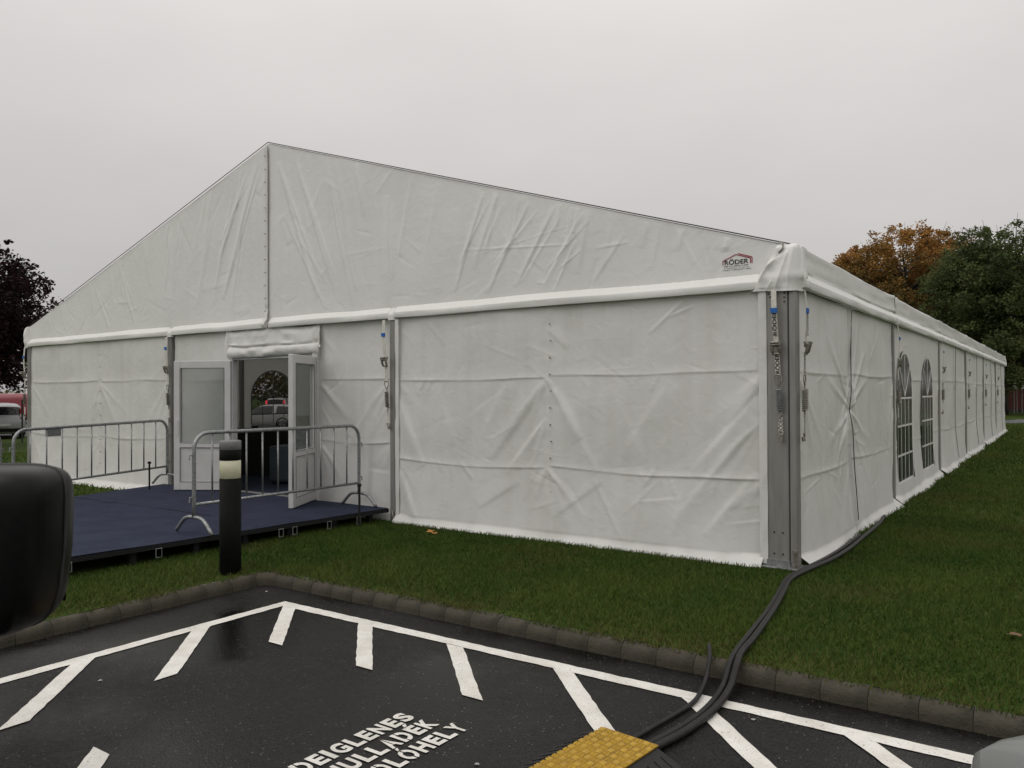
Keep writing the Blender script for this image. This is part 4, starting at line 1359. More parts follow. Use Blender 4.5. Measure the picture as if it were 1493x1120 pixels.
def stud(cx, cy, an):
    c, s = math.cos(an), math.sin(an); l, w, h = .0185, .0050, .0065
    pts = [(-l, 0, 0), (-l * .6, -w, 0), (l * .6, -w, 0), (l, 0, 0), (l * .6, w, 0), (-l * .6, w, 0), (-l * .55, 0, h), (l * .55, 0, h)]
    v = [(cx + x * c - y * s, cy + x * s + y * c, .0724 + z) for x, y, z in pts]
    mb.add(v, [(0, 1, 6), (1, 2, 7, 6), (2, 3, 7), (3, 4, 7), (4, 5, 6, 7), (5, 0, 6)])
ny = int(RL / pit)
for j in range(ny):
    for i in range(8):
        cx = -.147 + i * pit * .995; cy = -.016 - j * pit
        if (i + j) % 2:
            for k in (-1, 1): stud(cx + k * .0085, cy, rad(90))
        else:
            for k in (-1, 1): stud(cx, cy + k * .0085, 0)
o = mb.build('tread_pattern', M['yellow_bright'], ramp, local=True)
o.parent = ramp
tag(o, kind='stuff')
rb = MB()
for j in range(16):
    for sx in (-1, 1):
        x0 = .20; x1 = .27
        y = -.04 - j * .06
        rb.tube([(sx * x0, y, .0465), (sx * x1, y - .01, .0175)], .0035, 4)
o = tag(rb.build('wing_grip', M['rubber'], ramp, local=True), kind='stuff')

# ================================================================== CARS
def car(loc, heading, L_, Wd, Ht, paint, label, style='mpv', lit=False, glow=None, name='parked_car', mirror=True):
    """local +x is the nose. The body is a loft of half cross-sections."""
    C = tag(empty(name, loc, heading), label, 'van' if style == 'van' else 'car')
    hw = Wd / 2
    if style == 'mpv':      # x, sill, belt, roof, hw belt, hw roof
        st = [(-.500, .42, .70, .80, .80, .74), (-.493, .30, .92, 1.02, .90, .80), (-.480, .26, .96, 1.20, .95, .80), (-.455, .24, .97, 1.50, .97, .76), (-.42, .23, .97, 1.60, .985, .74),
              (-.30, .22, .96, 1.655, 1, .73), (-.10, .21, .95, 1.67, 1, .73), (.08, .21, .94, 1.62, 1, .72), (.15, .21, .94, 1.50, 1, .72), (.24, .21, .95, 1.22, .99, .76), (.30, .21, .94, .99, .985, .80),
              (.38, .21, .88, .92, .97, .78), (.45, .22, .78, .83, .92, .72), (.485, .26, .66, .72, .82, .66), (.50, .34, .52, .58, .70, .60)]
        ref = 1.67
    elif style == 'van':
        st = [(-.50, .45, .9, 1.6, .9, .84), (-.495, .35, 1.1, 1.95, .97, .86), (-.48, .28, 1.12, 2.0, .99, .86), (-.2, .26, 1.1, 2.03, 1, .85), (.10, .26, 1.08, 2.02, 1, .83), (.20, .26, 1.08, 1.93, 1, .80), (.28, .26, 1.08, 1.62, .99, .80),
              (.36, .26, 1.08, 1.20, .98, .82), (.42, .27, 1.00, 1.07, .96, .80), (.47, .29, .86, .92, .90, .74), (.49, .32, .72, .8, .84, .68), (.5, .38, .58, .64, .76, .62)]
        ref = 2.03
    else:                   # hatch / estate
        st = [(-.50, .40, .66, .74, .82, .74), (-.49, .28, .86, .92, .92, .80), (-.47, .24, .92, 1.02, .96, .78), (-.42, .22, .93, 1.30, .98, .74), (-.36, .21, .93, 1.42, 1, .72), (-.15, .2, .92, 1.47, 1, .72), (.03, .2, .91, 1.44, 1, .71),
              (.12, .2, .91, 1.28, 1, .73), (.20, .2, .91, 1.02, .99, .78), (.25, .2, .90, .955, .985, .80), (.36, .2, .86, .91, .97, .78), (.44, .21, .78, .83, .93, .72), (.48, .25, .66, .72, .85, .66), (.5, .33, .52, .58, .74, .6)]
        ref = 1.47
    zs = Ht / ref
    S = np.array(st)
    # resample
    xs_ = np.concatenate([np.linspace(S[i, 0], S[i + 1, 0], 5)[:-1] for i in range(len(S) - 1)] + [[S[-1, 0]]])
    def smooth_interp(x, xp, fp):
        k = np.clip(np.searchsorted(xp, x, 'right') - 1, 0, len(xp) - 2)
        m = np.zeros(len(xp)); d = np.diff(fp) / np.diff(xp)
        m[1:-1] = np.where(d[:-1] * d[1:] > 0, 2 * d[:-1] * d[1:] / (d[:-1] + d[1:] + 1e-12), 0); m[0] = d[0]; m[-1] = d[-1]
        h = xp[k + 1] - xp[k]; t = (x - xp[k]) / h
        return ((2 * t ** 3 - 3 * t ** 2 + 1) * fp[k] + (t ** 3 - 2 * t ** 2 + t) * h * m[k] + (-2 * t ** 3 + 3 * t ** 2) * fp[k + 1] + (t ** 3 - t ** 2) * h * m[k + 1])
    I = [smooth_interp(xs_, S[:, 0], S[:, k]) for k in range(1, 6)]
    rings = []
    for i, x in enumerate(xs_):
        sill, belt, roof, wb, wr = I[0][i] * zs, I[1][i] * zs, I[2][i] * zs, I[3][i] * hw, I[4][i] * hw
        mid = sill + (belt - sill) * .45
        half = [(0, sill), (wb * .86, sill), (wb * .97, sill + .05), (wb * 1.0, mid), (wb * .995, mid + (belt - mid) * .6), (wb * .965, belt),
                (wr + (wb * .965 - wr) * .5, belt + (roof - belt) * .52), (wr, roof - min(.07, (roof - belt) * .35)), (wr * .9, roof - min(.022, (roof - belt) * .1)), (wr * .5, roof + .004), (0, roof + .012)]
        ring = [(x * L_, y, z) for y, z in half] + [(x * L_, -y, z) for y, z in half[-2:0:-1]]
        rings.append(ring)
    nr_ = len(rings[0])
    V = [p for r in rings for p in r]
    F = []
    for i in range(len(rings) - 1):
        for k in range(nr_):
            j = (k + 1) % nr_
            F.append((i * nr_ + k, i * nr_ + nr_ + k, i * nr_ + nr_ + j, i * nr_ + j))
    F.append(tuple(range(nr_))); F.append(tuple(range(len(V) - 1, len(V) - nr_ - 1, -1)))
    body = MB().add(V, F).build('body', paint, C, smooth=True, local=True)
    Vn = np.array(V).reshape(len(rings), nr_, 3)
    def patch(nm, ks, x0, x1, m_, off=.006, parent=C):
        ii = [i for i, x in enumerate(xs_) if x0 - 1e-6 <= x <= x1 + 1e-6]
        if len(ii) < 2: return
        P = Vn[ii][:, ks]
        du = np.gradient(P, axis=0); dv = np.gradient(P, axis=1)
        nn = np.cross(du, dv); nn /= np.linalg.norm(nn, axis=2, keepdims=True) + 1e-9
        cen = Vn[ii].mean(axis=1)[:, None, :]
        sg = np.sign(((P - cen) * nn).sum(2, keepdims=True)); sg[sg == 0] = 1
        P = P + nn * sg * off
        me = np_mesh(nm, P.reshape(-1, 3), grid_faces(len(ks), len(ii)))
        return link(nm, me, m_, parent, local=True, smooth=True)
    Lk = [5, 6, 7]; Rk = [nr_ - 5, nr_ - 6, nr_ - 7]
    top = [7, 8, 9, 10, 11, 12, 13]
    if style == 'mpv':
        for ks in (Lk, Rk):
            patch('side_window', ks, -.41, -.19, M['car_glass']); patch('side_window', ks, -.175, .0, M['car_glass']); patch('side_window', ks, .015, .195, M['car_glass'])
        patch('windscreen', top, .105, .285, M['car_glass'], .008); patch('rear_window', [6] + top + [14], -.487, -.45, M['car_glass'], .012)
        wx = (.315, -.295)
    elif style == 'van':
        for ks in (Lk, Rk): patch('side_window', ks, .08, .30, M['car_glass'])
        patch('windscreen', top, .20, .355, M['car_glass'], .008)
        wx = (.33, -.30)
    else:
        for ks in (Lk, Rk):
            patch('side_window', ks, -.38, -.17, M['car_glass']); patch('side_window', ks, -.155, .16, M['car_glass'])
        patch('windscreen', top, .055, .195, M['car_glass'], .008); patch('rear_window', top, -.475, -.40, M['car_glass'], .010)
        wx = (.31, -.30)
    # wheels and arches
    rw = .315 if style != 'van' else .34
    for wxx in wx:
        for s in (-1, 1):
            cx, cy = wxx * L_, s * (hw * .985)
            mb = MB(); mb.lathe([(rw * .7, -.20), (rw * .97, -.19), (rw, -.15), (rw, -.03), (rw * .95, .006), (rw * .70, .010)], (0, 0, 0), 24, 'Y')
            if s < 0: mb.v = [(x, -y, z) for x, y, z in mb.v]
            mb.v = [(x + cx, y + cy, z + rw) for x, y, z in mb.v]
            w = mb.build('wheel', M['rubber'], C, smooth=False, local=True)
            rim = MB(); rim.lathe([(rw * .70, .004), (rw * .66, .016), (rw * .2, .010), (rw * .16, .02)], (0, 0, 0), 20, 'Y')
            for k in range(5):
                a = 2 * math.pi * k / 5
                rim.tube([(rw * .15 * math.cos(a), .016, rw * .15 * math.sin(a)), (rw * .66 * math.cos(a), .014, rw * .66 * math.sin(a))], .028, 5)
            if s < 0: rim.v = [(x, -y, z) for x, y, z in rim.v]
            rim.v = [(x + cx, y + cy, z + rw) for x, y, z in rim.v]
            rim.build('rim', M['steel'], w, local=True)
            ar = MB(); pts = [(cx + (rw + .045) * math.cos(a), s * hw * .985, rw + (rw + .045) * math.sin(a)) for a in np.linspace(rad(-20), rad(200), 18)]
            ar.tube(pts, .038, 6); ar.build('wheel_arch', M['black_plastic'] if style != 'car_nose' else paint, C, smooth=True, local=True)
    # lamps
    for s in (-1, 1):
        if style == 'hatch': z0, z1 = .72, .9
        elif style == 'van': z0, z1 = .75, 1.15
        else: z0, z1 = .92, 1.42
        t = MB(); yb = s * hw * .84
        t.box((-.497 * L_ + .0, min(yb, yb - s * .13), z0 * zs), (-.455 * L_, max(yb, yb - s * .13) , z1 * zs), bev=.02)
        tl = t.build('tail_lamp', M['lit_red'] if lit else M['tail_red'], C, local=True)
        if style == 'mpv':
            t = MB(); t.box((-.4985 * L_, min(yb - s * .01, yb - s * .12), 1.0 * zs), (-.46 * L_, max(yb - s * .01, yb - s * .12), 1.16 * zs), bev=.01); t.build('lamp_lens', M['tail_clear'], tl, local=True)
        h = MB(); yb = s * hw * .80
        h.box((.452 * L_, min(yb, yb - s * .30), .56 * zs), (.487 * L_, max(yb, yb - s * .30), .70 * zs), bev=.03)
        h.build('headlamp', M['tail_clear'], C, local=True)
    b = MB(); b.box((-.508 * L_, -hw * .8, .34), (-.48 * L_, hw * .8, .50), bev=.02); b.build('rear_bumper', M['black_plastic'], C, local=True)
    b = MB(); b.box((-.513 * L_, -.26, .60 * zs), (-.492 * L_, .26, .71 * zs), bev=.005); b.build('number_plate', M['upvc'], C, local=True)
    if mirror:
        for s in (-1, 1):
            mb = MB(); x_ = (.19 if style != 'van' else .27) * L_; z_ = 1.02 * zs
            mb.box((x_ - .06, min(s * hw * .96, s * (hw + .19)), z_ - .0), (x_ + .06, max(s * hw * .96, s * (hw + .19)), z_ + .15), bev=.03)
            mb.build('wing_mirror', paint if style != 'van' else M['black_plastic'], C, local=True)
    return C
def paint(name, c, rough=.3, metal=.4):
    m = mat(name, c, rough, metal)
    m.node_tree.nodes['Principled BSDF'].inputs['Coat Weight'].default_value = .5
    return m
R3 = Vector((math.cos(rad(YAW)), math.sin(rad(YAW)), 0)); F3 = Vector((-math.sin(rad(YAW)), math.cos(rad(YAW)), 0))
def at(px, D):
    """ground position D metres ahead in the direction of picture column px (1493 wide)"""
    return Vector((CAM.x, CAM.y, 0)) + F3 * D + R3 * ((px - 746.5) / 1157.25 * D)
# silver people carrier beyond the lawn, tail toward the lawn
p = at(-2, 38.5); p.z = -.42
car(p, rad(YAW + 128), 4.6, 1.82, 1.66, paint('silver_paint', (.33, .34, .34)), 'silver people carrier parked on the car park under the purple-leaved tree', 'mpv')
p = at(12, 58); p.z = -.42
car(p, rad(YAW + 178), 5.2, 1.95, 2.15, paint('red_paint', (.22, .012, .025), .35, .1), 'red van parked behind the silver people carrier', 'van', name='parked_van')
p = at(411, 66); p.z = -.42
car(p, rad(YAW + 92), 4.4, 1.8, 1.75, paint('white_paint', (.62, .62, .60), .3, 0), 'white car with lit tail lamps beyond the tent window', 'mpv', lit=True)
p = at(392, 46); p.z = -.42
car(p, rad(YAW + 170), 4.2, 1.75, 1.42, paint('pale_paint', (.55, .55, .52), .3, 0), 'pale low car parked beyond the arched tent window', 'hatch')

# black-mirrored van beside the viewpoint: its flank runs just outside the picture
p = Vector((CAM.x, CAM.y, AZ))
vdir = rad(YAW) + math.atan2(-.80, .60)            # nose toward the viewpoint
vh = math.atan2(-.80 * F3.y + .60 * R3.y, -.80 * F3.x + .60 * R3.x)
nose = Vector((math.cos(vh), math.sin(vh), 0)); lft = Vector((-math.sin(vh), math.cos(vh), 0))
flank = p + R3 * -1.30 + F3 * 1.15                  # a point of the flank level with the mirror
VL, VW = 4.4, 1.86
ctr = flank + nose * (.90 - VL / 2) - lft * (VW / 2)
van = car(ctr, vh, VL, VW, 1.95, paint('dark_van_paint', (.02, .022, .025), .3, .3), 'dark van with a big black door mirror beside the parking bay', 'van', name='parked_van', mirror=False)
# its door mirror: rounded housing on an arm
def mirror_housing():
    # local frame aligned with the view of the place: housing face turned toward the nose
    c = p + R3 * -.795 + F3 * 1.15 + Vector((0, 0, 1.642 - AZ - .228))
    n, m_ = 40, 24
    V = []
    e = .42
    def sgnp(v, q): return math.copysign(abs(v) ** q, v)
    for j in range(m_ + 1):
        ph = -math.pi / 2 + math.pi * j / m_
        for i in range(n):
            th = 2 * math.pi * i / n
            # superellipsoid: x width, y depth, z height
            x = sgnp(math.cos(ph), .24) * sgnp(math.cos(th), .26) * .135
            y = sgnp(math.cos(ph), .55) * sgnp(math.sin(th), .55) * .075
            z = sgnp(math.sin(ph), .26) * .125
            x *= 1.0 + .03 * z / .125 if z > 0 else 1.0 + .14 * z / .125 * abs(z / .125)
            z -= .02 * (x / .135) * -1 * (1 if z < 0 else 0)
            q = c + R3 * (x) + F3 * y + Vector((0, 0, z))
            V.append(q)
    F = [((j) * n + i, j * n + (i + 1) % n, (j + 1) * n + (i + 1) % n, (j + 1) * n + i) for j in range(m_) for i in range(n)]
    inv = mat_of(van).inverted()
    hsg = MB().add([inv @ v for v in V], F).build('wing_mirror', M['black_plastic'], van, smooth=True, local=True)
    ring = []
    for i in range(49):
        th = 2 * math.pi * i / 48
        x = sgnp(math.cos(th), .26) * .1365; z = sgnp(math.sin(th), .28) * .1262
        x *= 1.0 + .03 * z / .125 if z > 0 else 1.0 + .14 * z / .125 * abs(z / .125)
        if z < 0: z += .02 * (x / .135)
        ring.append(inv @ (c + R3 * x * .985 + F3 * .022 + Vector((0, 0, z * .985))))
    MB().tube(ring, .0035, 5, cap=False).build('housing_seam', M['alu_dark'], hsg, local=True, smooth=True)
    q = c + F3 * .062
    g = [q + R3 * a + Vector((0, 0, b)) for a, b in ((-.11, -.09), (.105, -.09), (.115, .095), (-.11, .095))]
    g = [inv @ (v + F3 * .016) for v in g]
    MB().add(g, [(0, 1, 2, 3)]).build('mirror_glass', M['car_glass'], hsg, local=True)
    a = c + R3 * -.12 + Vector((0, 0, -.08)); b = c + R3 * -.58 + F3 * .02 + Vector((0, 0, -.16))
    MB().tube([inv @ a, inv @ (a.lerp(b, .5) + Vector((0, 0, -.01))), inv @ b], [.035, .03, .045], 10).build('mirror_arm', M['black_plastic'], hsg, local=True, smooth=True)
mirror_housing()

# grey car whose nose just reaches the picture
M['grey_paint'] = paint('grey_paint', (.24, .25, .245), .45, .2)
car(Vector((3.77, -5.74, AZ)), rad(135), 4.2, 1.76, 1.60, M['grey_paint'], 'grey car with its nose at the end of the hatched bay', 'mpv', mirror=True)

# ================================================================== TREES
def leaf_cloud(centres, radii, per, size, rng, flat=.75):
    """many small leaf faces round cluster centres"""
    C_ = np.repeat(np.array(centres), per, 0); R0 = np.repeat(np.array(radii), per)
    n = len(C_)
    d = rng.normal(size=(n, 3)); d /= np.linalg.norm(d, axis=1, keepdims=True)
    r = R0 * rng.uniform(0, 1, n) ** .45
    P = C_ + d * r[:, None] * np.array([1, 1, flat])
    a = rng.normal(size=(n, 3)); a[:, 2] *= .6; a /= np.linalg.norm(a, axis=1, keepdims=True)
    b = np.cross(a, rng.normal(size=(n, 3))); b /= np.linalg.norm(b, axis=1, keepdims=True) + 1e-9
    s = size * rng.uniform(.6, 1.3, n)[:, None]
    V = np.stack([P - a * s, P + b * s * .55, P + a * s, P - b * s * .55], 1).reshape(-1, 3)
    return V, np.arange(4 * n).reshape(-1, 4), P

def leaf_mat(name, c_lo, c_hi, c_alt=None, alt=0.0, scale=.35):
    m = mat(name, c_lo, .7, 0, .25)
    t = m.node_tree; N = t.nodes.new; K = t.links.new
    b = t.nodes['Principled BSDF']; o = t.nodes['Material Output']
    at_ = N('ShaderNodeAttribute'); at_.attribute_name = 'tint'
    x = N('ShaderNodeMix'); x.data_type = 'RGBA'; x.inputs[6].default_value = (*c_lo, 1); x.inputs[7].default_value = (*c_hi, 1)
    K(at_.outputs['Fac'], x.inputs['Factor'])
    last = x.outputs[2]
    if c_alt is not None:
        at2 = N('ShaderNodeAttribute'); at2.attribute_name = 'alt'
        y = N('ShaderNodeMix'); y.data_type = 'RGBA'; y.inputs[7].default_value = (*c_alt, 1)
        K(last, y.inputs[6]); K(at2.outputs['Fac'], y.inputs['Factor']); last = y.outputs[2]
    K(last, b.inputs['Base Color'])
    tr = N('ShaderNodeBsdfTranslucent'); K(last, tr.inputs['Color'])
    ms = N('ShaderNodeMixShader'); ms.inputs[0].default_value = .3
    K(b.outputs[0], ms.inputs[1]); K(tr.outputs[0], ms.inputs[2]); K(ms.outputs[0], o.inputs['Surface'])
    return m
M['bark'] = noisy('bark', (.045, .036, .028), (.02, .017, .013), 6, .9, 0, .5, 30, stretch=(1, 1, .25))

def tree(loc, cz, rx, rz, ncl, per, size, lm, label, name, seed, trunk_r=.22, rcl=(.7, 1.3), shell=.55, altfn=None, thin_top=0.0):
    rng = np.random.default_rng(seed)
    T = tag(empty(name, loc), label, 'tree')
    cen = []; rd = []
    while len(cen) < ncl:
        d = rng.normal(size=3); d /= np.linalg.norm(d)
        k = rng.uniform(shell ** 2, 1.0) ** .5 * (1 + .07 * math.sin(3 * math.atan2(d[1], d[0]) + seed) + .06 * math.sin(5 * d[2] + seed * 2))
        q = np.array([d[0] * rx * k, d[1] * rx * k, cz + d[2] * rz * k])
        if q[2] < cz - rz * .95: continue
        cen.append(q); rd.append(rng.uniform(*rcl) * (1 - thin_top * max(0, d[2]) * .5))
    V, F, P = leaf_cloud(cen, rd, per, size, rng)
    # loose sprays that break up the outline
    out_c = []; out_r = []
    for k in range(int(ncl * 1.6)):
        d = rng.normal(size=3); d /= np.linalg.norm(d); d[2] = abs(d[2]) if rng.random() < .6 else d[2]
        kk = rng.uniform(.92, 1.13)
        out_c.append((d[0] * rx * kk, d[1] * rx * kk, cz + d[2] * rz * kk)); out_r.append(rng.uniform(.2, .6) * rcl[1] / 1.2)
    V2, F2, P2 = leaf_cloud(out_c, out_r, max(12, per // 8), size * .95, rng)
    F = np.concatenate([F, F2 + len(V)]); V = np.concatenate([V, V2]); P = np.concatenate([P, P2])
    me = np_mesh('crown', V, F)
    n = len(P)
    tint = np.clip(.5 + .5 * vnoise(P[:, 0] * .9 + seed, P[:, 1] * .9 + P[:, 2] * .8, seed) + rng.normal(0, .22, n), 0, 1)
    a = me.attributes.new('tint', 'FLOAT', 'POINT'); a.data.foreach_set('value', np.repeat(tint, 4).astype(np.float32))
    alt = np.zeros(n) if altfn is None else np.clip(altfn(P, rng), 0, 1)
    a = me.attributes.new('alt', 'FLOAT', 'POINT'); a.data.foreach_set('value', np.repeat(alt, 4).astype(np.float32))
    o = link('crown', me, lm, T, local=True); tag(o, kind='stuff')
    # trunk, limbs and twigs reaching the clusters
    mb = MB()
    top = cz + rz * .55
    sp = [Vector((.12 * math.sin(z * .7 + seed), .12 * math.cos(z * .9 + seed), z)) for z in np.linspace(0, top, 9)]
    mb.tube(sp, [trunk_r * (1 - .8 * k / 8) * (1.35 if k == 0 else 1) for k in range(9)], 8)
    for k, c in enumerate(cen):
        c = Vector(c)
        if k % 2 and ncl > 90: continue
        zb = max(cz - rz * .8, min(top * .95, c.z - .55 * math.hypot(c.x, c.y)))
        zb = max(zb, 1.2)
        i = min(7, int(zb / top * 8)); s0 = sp[i].lerp(sp[i + 1], zb / top * 8 - i)
        mid = s0.lerp(c, .5) + Vector((rng.normal(0, .2), rng.normal(0, .2), .25))
        rr_ = trunk_r * .30
        mb.tube([s0, mid, c, c + (c - mid).normalized() * .5], [rr_, rr_ * .55, rr_ * .22, rr_ * .08], 5, cap=False)
    for k, c in enumerate(out_c):
        if k % 5: continue
        c = Vector(c); ax = Vector((0, 0, cz))
        a0 = ax.lerp(c, .72); tip = ax.lerp(c, 1.06) + Vector((rng.normal(0, .15), rng.normal(0, .15), rng.uniform(.1, .5)))
        mb.tube([a0, a0.lerp(tip, .5) + Vector((0, 0, .12)), tip], [.035, .022, .008], 4, cap=False)
    mb.build('trunk', M['bark'], T, smooth=True, local=True)
    return T
M['leaf_plum'] = leaf_mat('plum_leaves', (.010, .004, .005), (.030, .010, .012))
M['leaf_green'] = leaf_mat('green_leaves', (.040, .060, .020), (.135, .160, .056), (.14, .06, .012))
M['leaf_orange'] = leaf_mat('autumn_leaves', (.19, .11, .03), (.50, .24, .06), (.12, .105, .035))
M['leaf_brown'] = leaf_mat('brown_leaves', (.10, .075, .026), (.26, .14, .045), (.08, .088, .03))
p = at(-105, 31); p.z = -.3
tree(p, 4.9, 4.1, 3.5, 230, 250, .09, M['leaf_plum'], 'dark purple-leaved tree beside the silver people carrier', 'plum_tree', 3, .2, (.5, .95), .35)
p = at(-420, 40); p.z = -.42
tree(p, 5.5, 4.5, 3.9, 120, 160, .12, M['leaf_plum'], 'second dark purple-leaved tree further along the car park', 'plum_tree', 8, .2, (.6, 1.1), .4)
# right: beyond the far end of the tent
p = at(1322, 62)
tree(p, 8.0, 5.6, 5.9, 250, 330, .105, M['leaf_orange'], 'tall maple with thinning orange crown behind the tent', 'maple_tree', 5, .3, (.7, 1.25), .35,
     lambda P, r: .62 - (P[:, 2] - 9.4) * .16 + r.normal(0, .3, len(P)), .5)
p = at(1462, 52)
tree(p, 6.9, 4.4, 5.1, 230, 330, .095, M['leaf_green'], 'dense dark green tree beyond the tent end', 'broadleaf_tree', 6, .26, (.6, 1.1), .35)
p = at(1396, 70)
tree(p, 8.0, 5.6, 7.0, 170, 260, .13, M['leaf_brown'], 'brown-green tree standing between the maple and the dense green tree', 'broadleaf_tree', 9, .28, (.8, 1.4), .35,
     lambda P, r: .5 + r.normal(0, .35, len(P)))
p = at(1515, 66)
tree(p, 4.6, 3.6, 3.4, 110, 170, .15, M['leaf_brown'], 'low russet tree above the red fence', 'broadleaf_tree', 12, .2, (.7, 1.2), .3)
p = at(1610, 58)
tree(p, 6.6, 4.6, 4.9, 130, 170, .15, M['leaf_green'], 'broad green tree past the red fence', 'broadleaf_tree', 14, .26, (.7, 1.2), .35)
p = at(1235, 74)
tree(p, 6.4, 4.4, 4.9, 110, 160, .16, M['leaf_brown'], 'half bare brown tree behind the tent roof', 'broadleaf_tree', 17, .25, (.7, 1.2), .4, lambda P, r: .3 + r.normal(0, .3, len(P)), .6)

# far wood: one mass at the edge of the grounds
rng = np.random.default_rng(22)
cen = []; rd = []
for k in range(420):
    an = rng.uniform(-75, 60)              # degrees left(-)/right(+) of the view
    D = rng.uniform(105, 135)
    a = rad(YAW) - rad(an)
    h = rng.uniform(.5, 6.5 + 2.0 * math.sin(an * .35) + 1.2 * math.sin(an * .9))
    cen.append((CAM.x - math.sin(a) * D, CAM.y + math.cos(a) * D, h)); rd.append(rng.uniform(1.6, 3.0))
V, F, P = leaf_cloud(cen, rd, 90, .42, rng)
me = np_mesh('far_wood', V, F)
a = me.attributes.new('tint', 'FLOAT', 'POINT'); a.data.foreach_set('value', np.repeat(rng.uniform(0, .8, len(P)), 4).astype(np.float32))
a = me.attributes.new('alt', 'FLOAT', 'POINT'); a.data.foreach_set('value', np.repeat(np.clip(vnoise(P[:, 0] * .12, P[:, 1] * .12, 6), 0, 1) * .7, 4).astype(np.float32))
tag(link('far_wood', me, M['leaf_green']), 'dark wood closing the grounds far behind', 'trees', kind='stuff')

# ---- red fence, tarpaulin and signpost
M['fence_red'] = noisy('fence_red', (.10, .018, .014), (.07, .013, .011), 3, .7)
M['white_board'] = mat('white_board', (.55, .55, .55), .5)
fc = at(1500, 57)
fence = tag(empty('fence', fc, rad(YAW - 6)), 'dark red board fence beyond the tent end', 'fence')
for i in range(44):
    x = -4.0 + i * .32
    MB().box((x, -.02, .25), (x + .29, .02, 1.62 + .02 * (i % 3))).build('board', M['fence_red'], fence, local=True)
for i in range(8):
    x = -4.0 + i * 2.0
    MB().box((x - .05, .02, 0), (x + .05, .12, 1.7)).build('post', M['fence_red'], fence, local=True)
for z in (.5, 1.35): MB().box((-4.0, .02, z), (10.2, .06, z + .09)).build('rail', M['fence_red'], fence, local=True)
MB().box((-4.0, -.06, -.1), (10.2, .06, .25)).build('plinth', M['kerb'], fence, local=True)
sg = tag(empty('notice_board', at(1480.5, 55.5), rad(YAW)), 'small white notice board on thin legs at the red fence', 'sign')
MB().box((-.15, -.02, 1.75), (.15, .02, 2.15), bev=.005).build('panel', M['white_board'], sg, local=True)
for x in (-.1, .1): MB().tube([(x, 0, 0), (x, 0, 1.76)], .02, 6).build('leg', M['steel'], sg, local=True)
sg = tag(empty('notice_board', at(1492, 55.8), rad(YAW)), 'small white notice board beside the other one at the red fence', 'sign')
MB().box((-.15, -.02, 1.72), (.15, .02, 2.0), bev=.005).build('panel', M['white_board'], sg, local=True)
for x in (-.1, .1): MB().tube([(x, 0, 0), (x, 0, 1.73)], .02, 6).build('leg', M['steel'], sg, local=True)
# folded grey sheet on the grass
M['tarp'] = noisy('grey_tarp', (.085, .09, .095), (.05, .053, .056), 2, .5, 0, .3, 9)
n, m_ = 40, 16
u = np.linspace(-1.6, 1.6, n)[None, :].repeat(m_, 0); w = np.linspace(-.8, .8, m_)[:, None].repeat(n, 1)
ed = np.clip(np.minimum(1.6 - np.abs(u), .8 - np.abs(w)) / .25, 0, 1)
c_ = at(1492, 39.5)
z = .01 + ed * (.16 + .05 * vnoise(u * 2, w * 2, 3)) 
P = np.stack([c_.x + R3.x * u + F3.x * w, c_.y + R3.y * u + F3.y * w, z], -1)
tag(link('folded_tarpaulin', np_mesh('folded_tarpaulin', P.reshape(-1, 3), grid_faces(n, m_)), M['tarp'], smooth=True), 'flat folded grey tarpaulin lying on the lawn near the tent end', 'tarpaulin')
p = at(32.5, 34); p.z = -.35
sp = tag(empty('sign_post', p), 'thin dark post standing before the silver people carrier', 'post')
MB().tube([(0, 0, -.1), (0, 0, 1.75)], .035, 8).build('post_shaft', M['alu_dark'], sp, local=True)
MB().lathe([(.04, 1.75), (.045, 1.77), (.02, 1.80)], n=10).build('post_cap', M['steel_dark'], sp, local=True)
# car park surface under the far cars
M['far_asphalt'] = noisy('far_asphalt', (.05, .05, .05), (.035, .035, .035), 2, .8)
a_, b_ = at(-700, 36.8), at(560, 41); c2, d2 = at(560, 95), at(-700, 95)
v = [(q.x, q.y, -.414) for q in (a_, b_, c2, d2)]
tag(MB().add(v, [(0, 1, 2, 3)]).build('car_park', M['far_asphalt']), 'grey asphalt of the far car park', kind='structure')

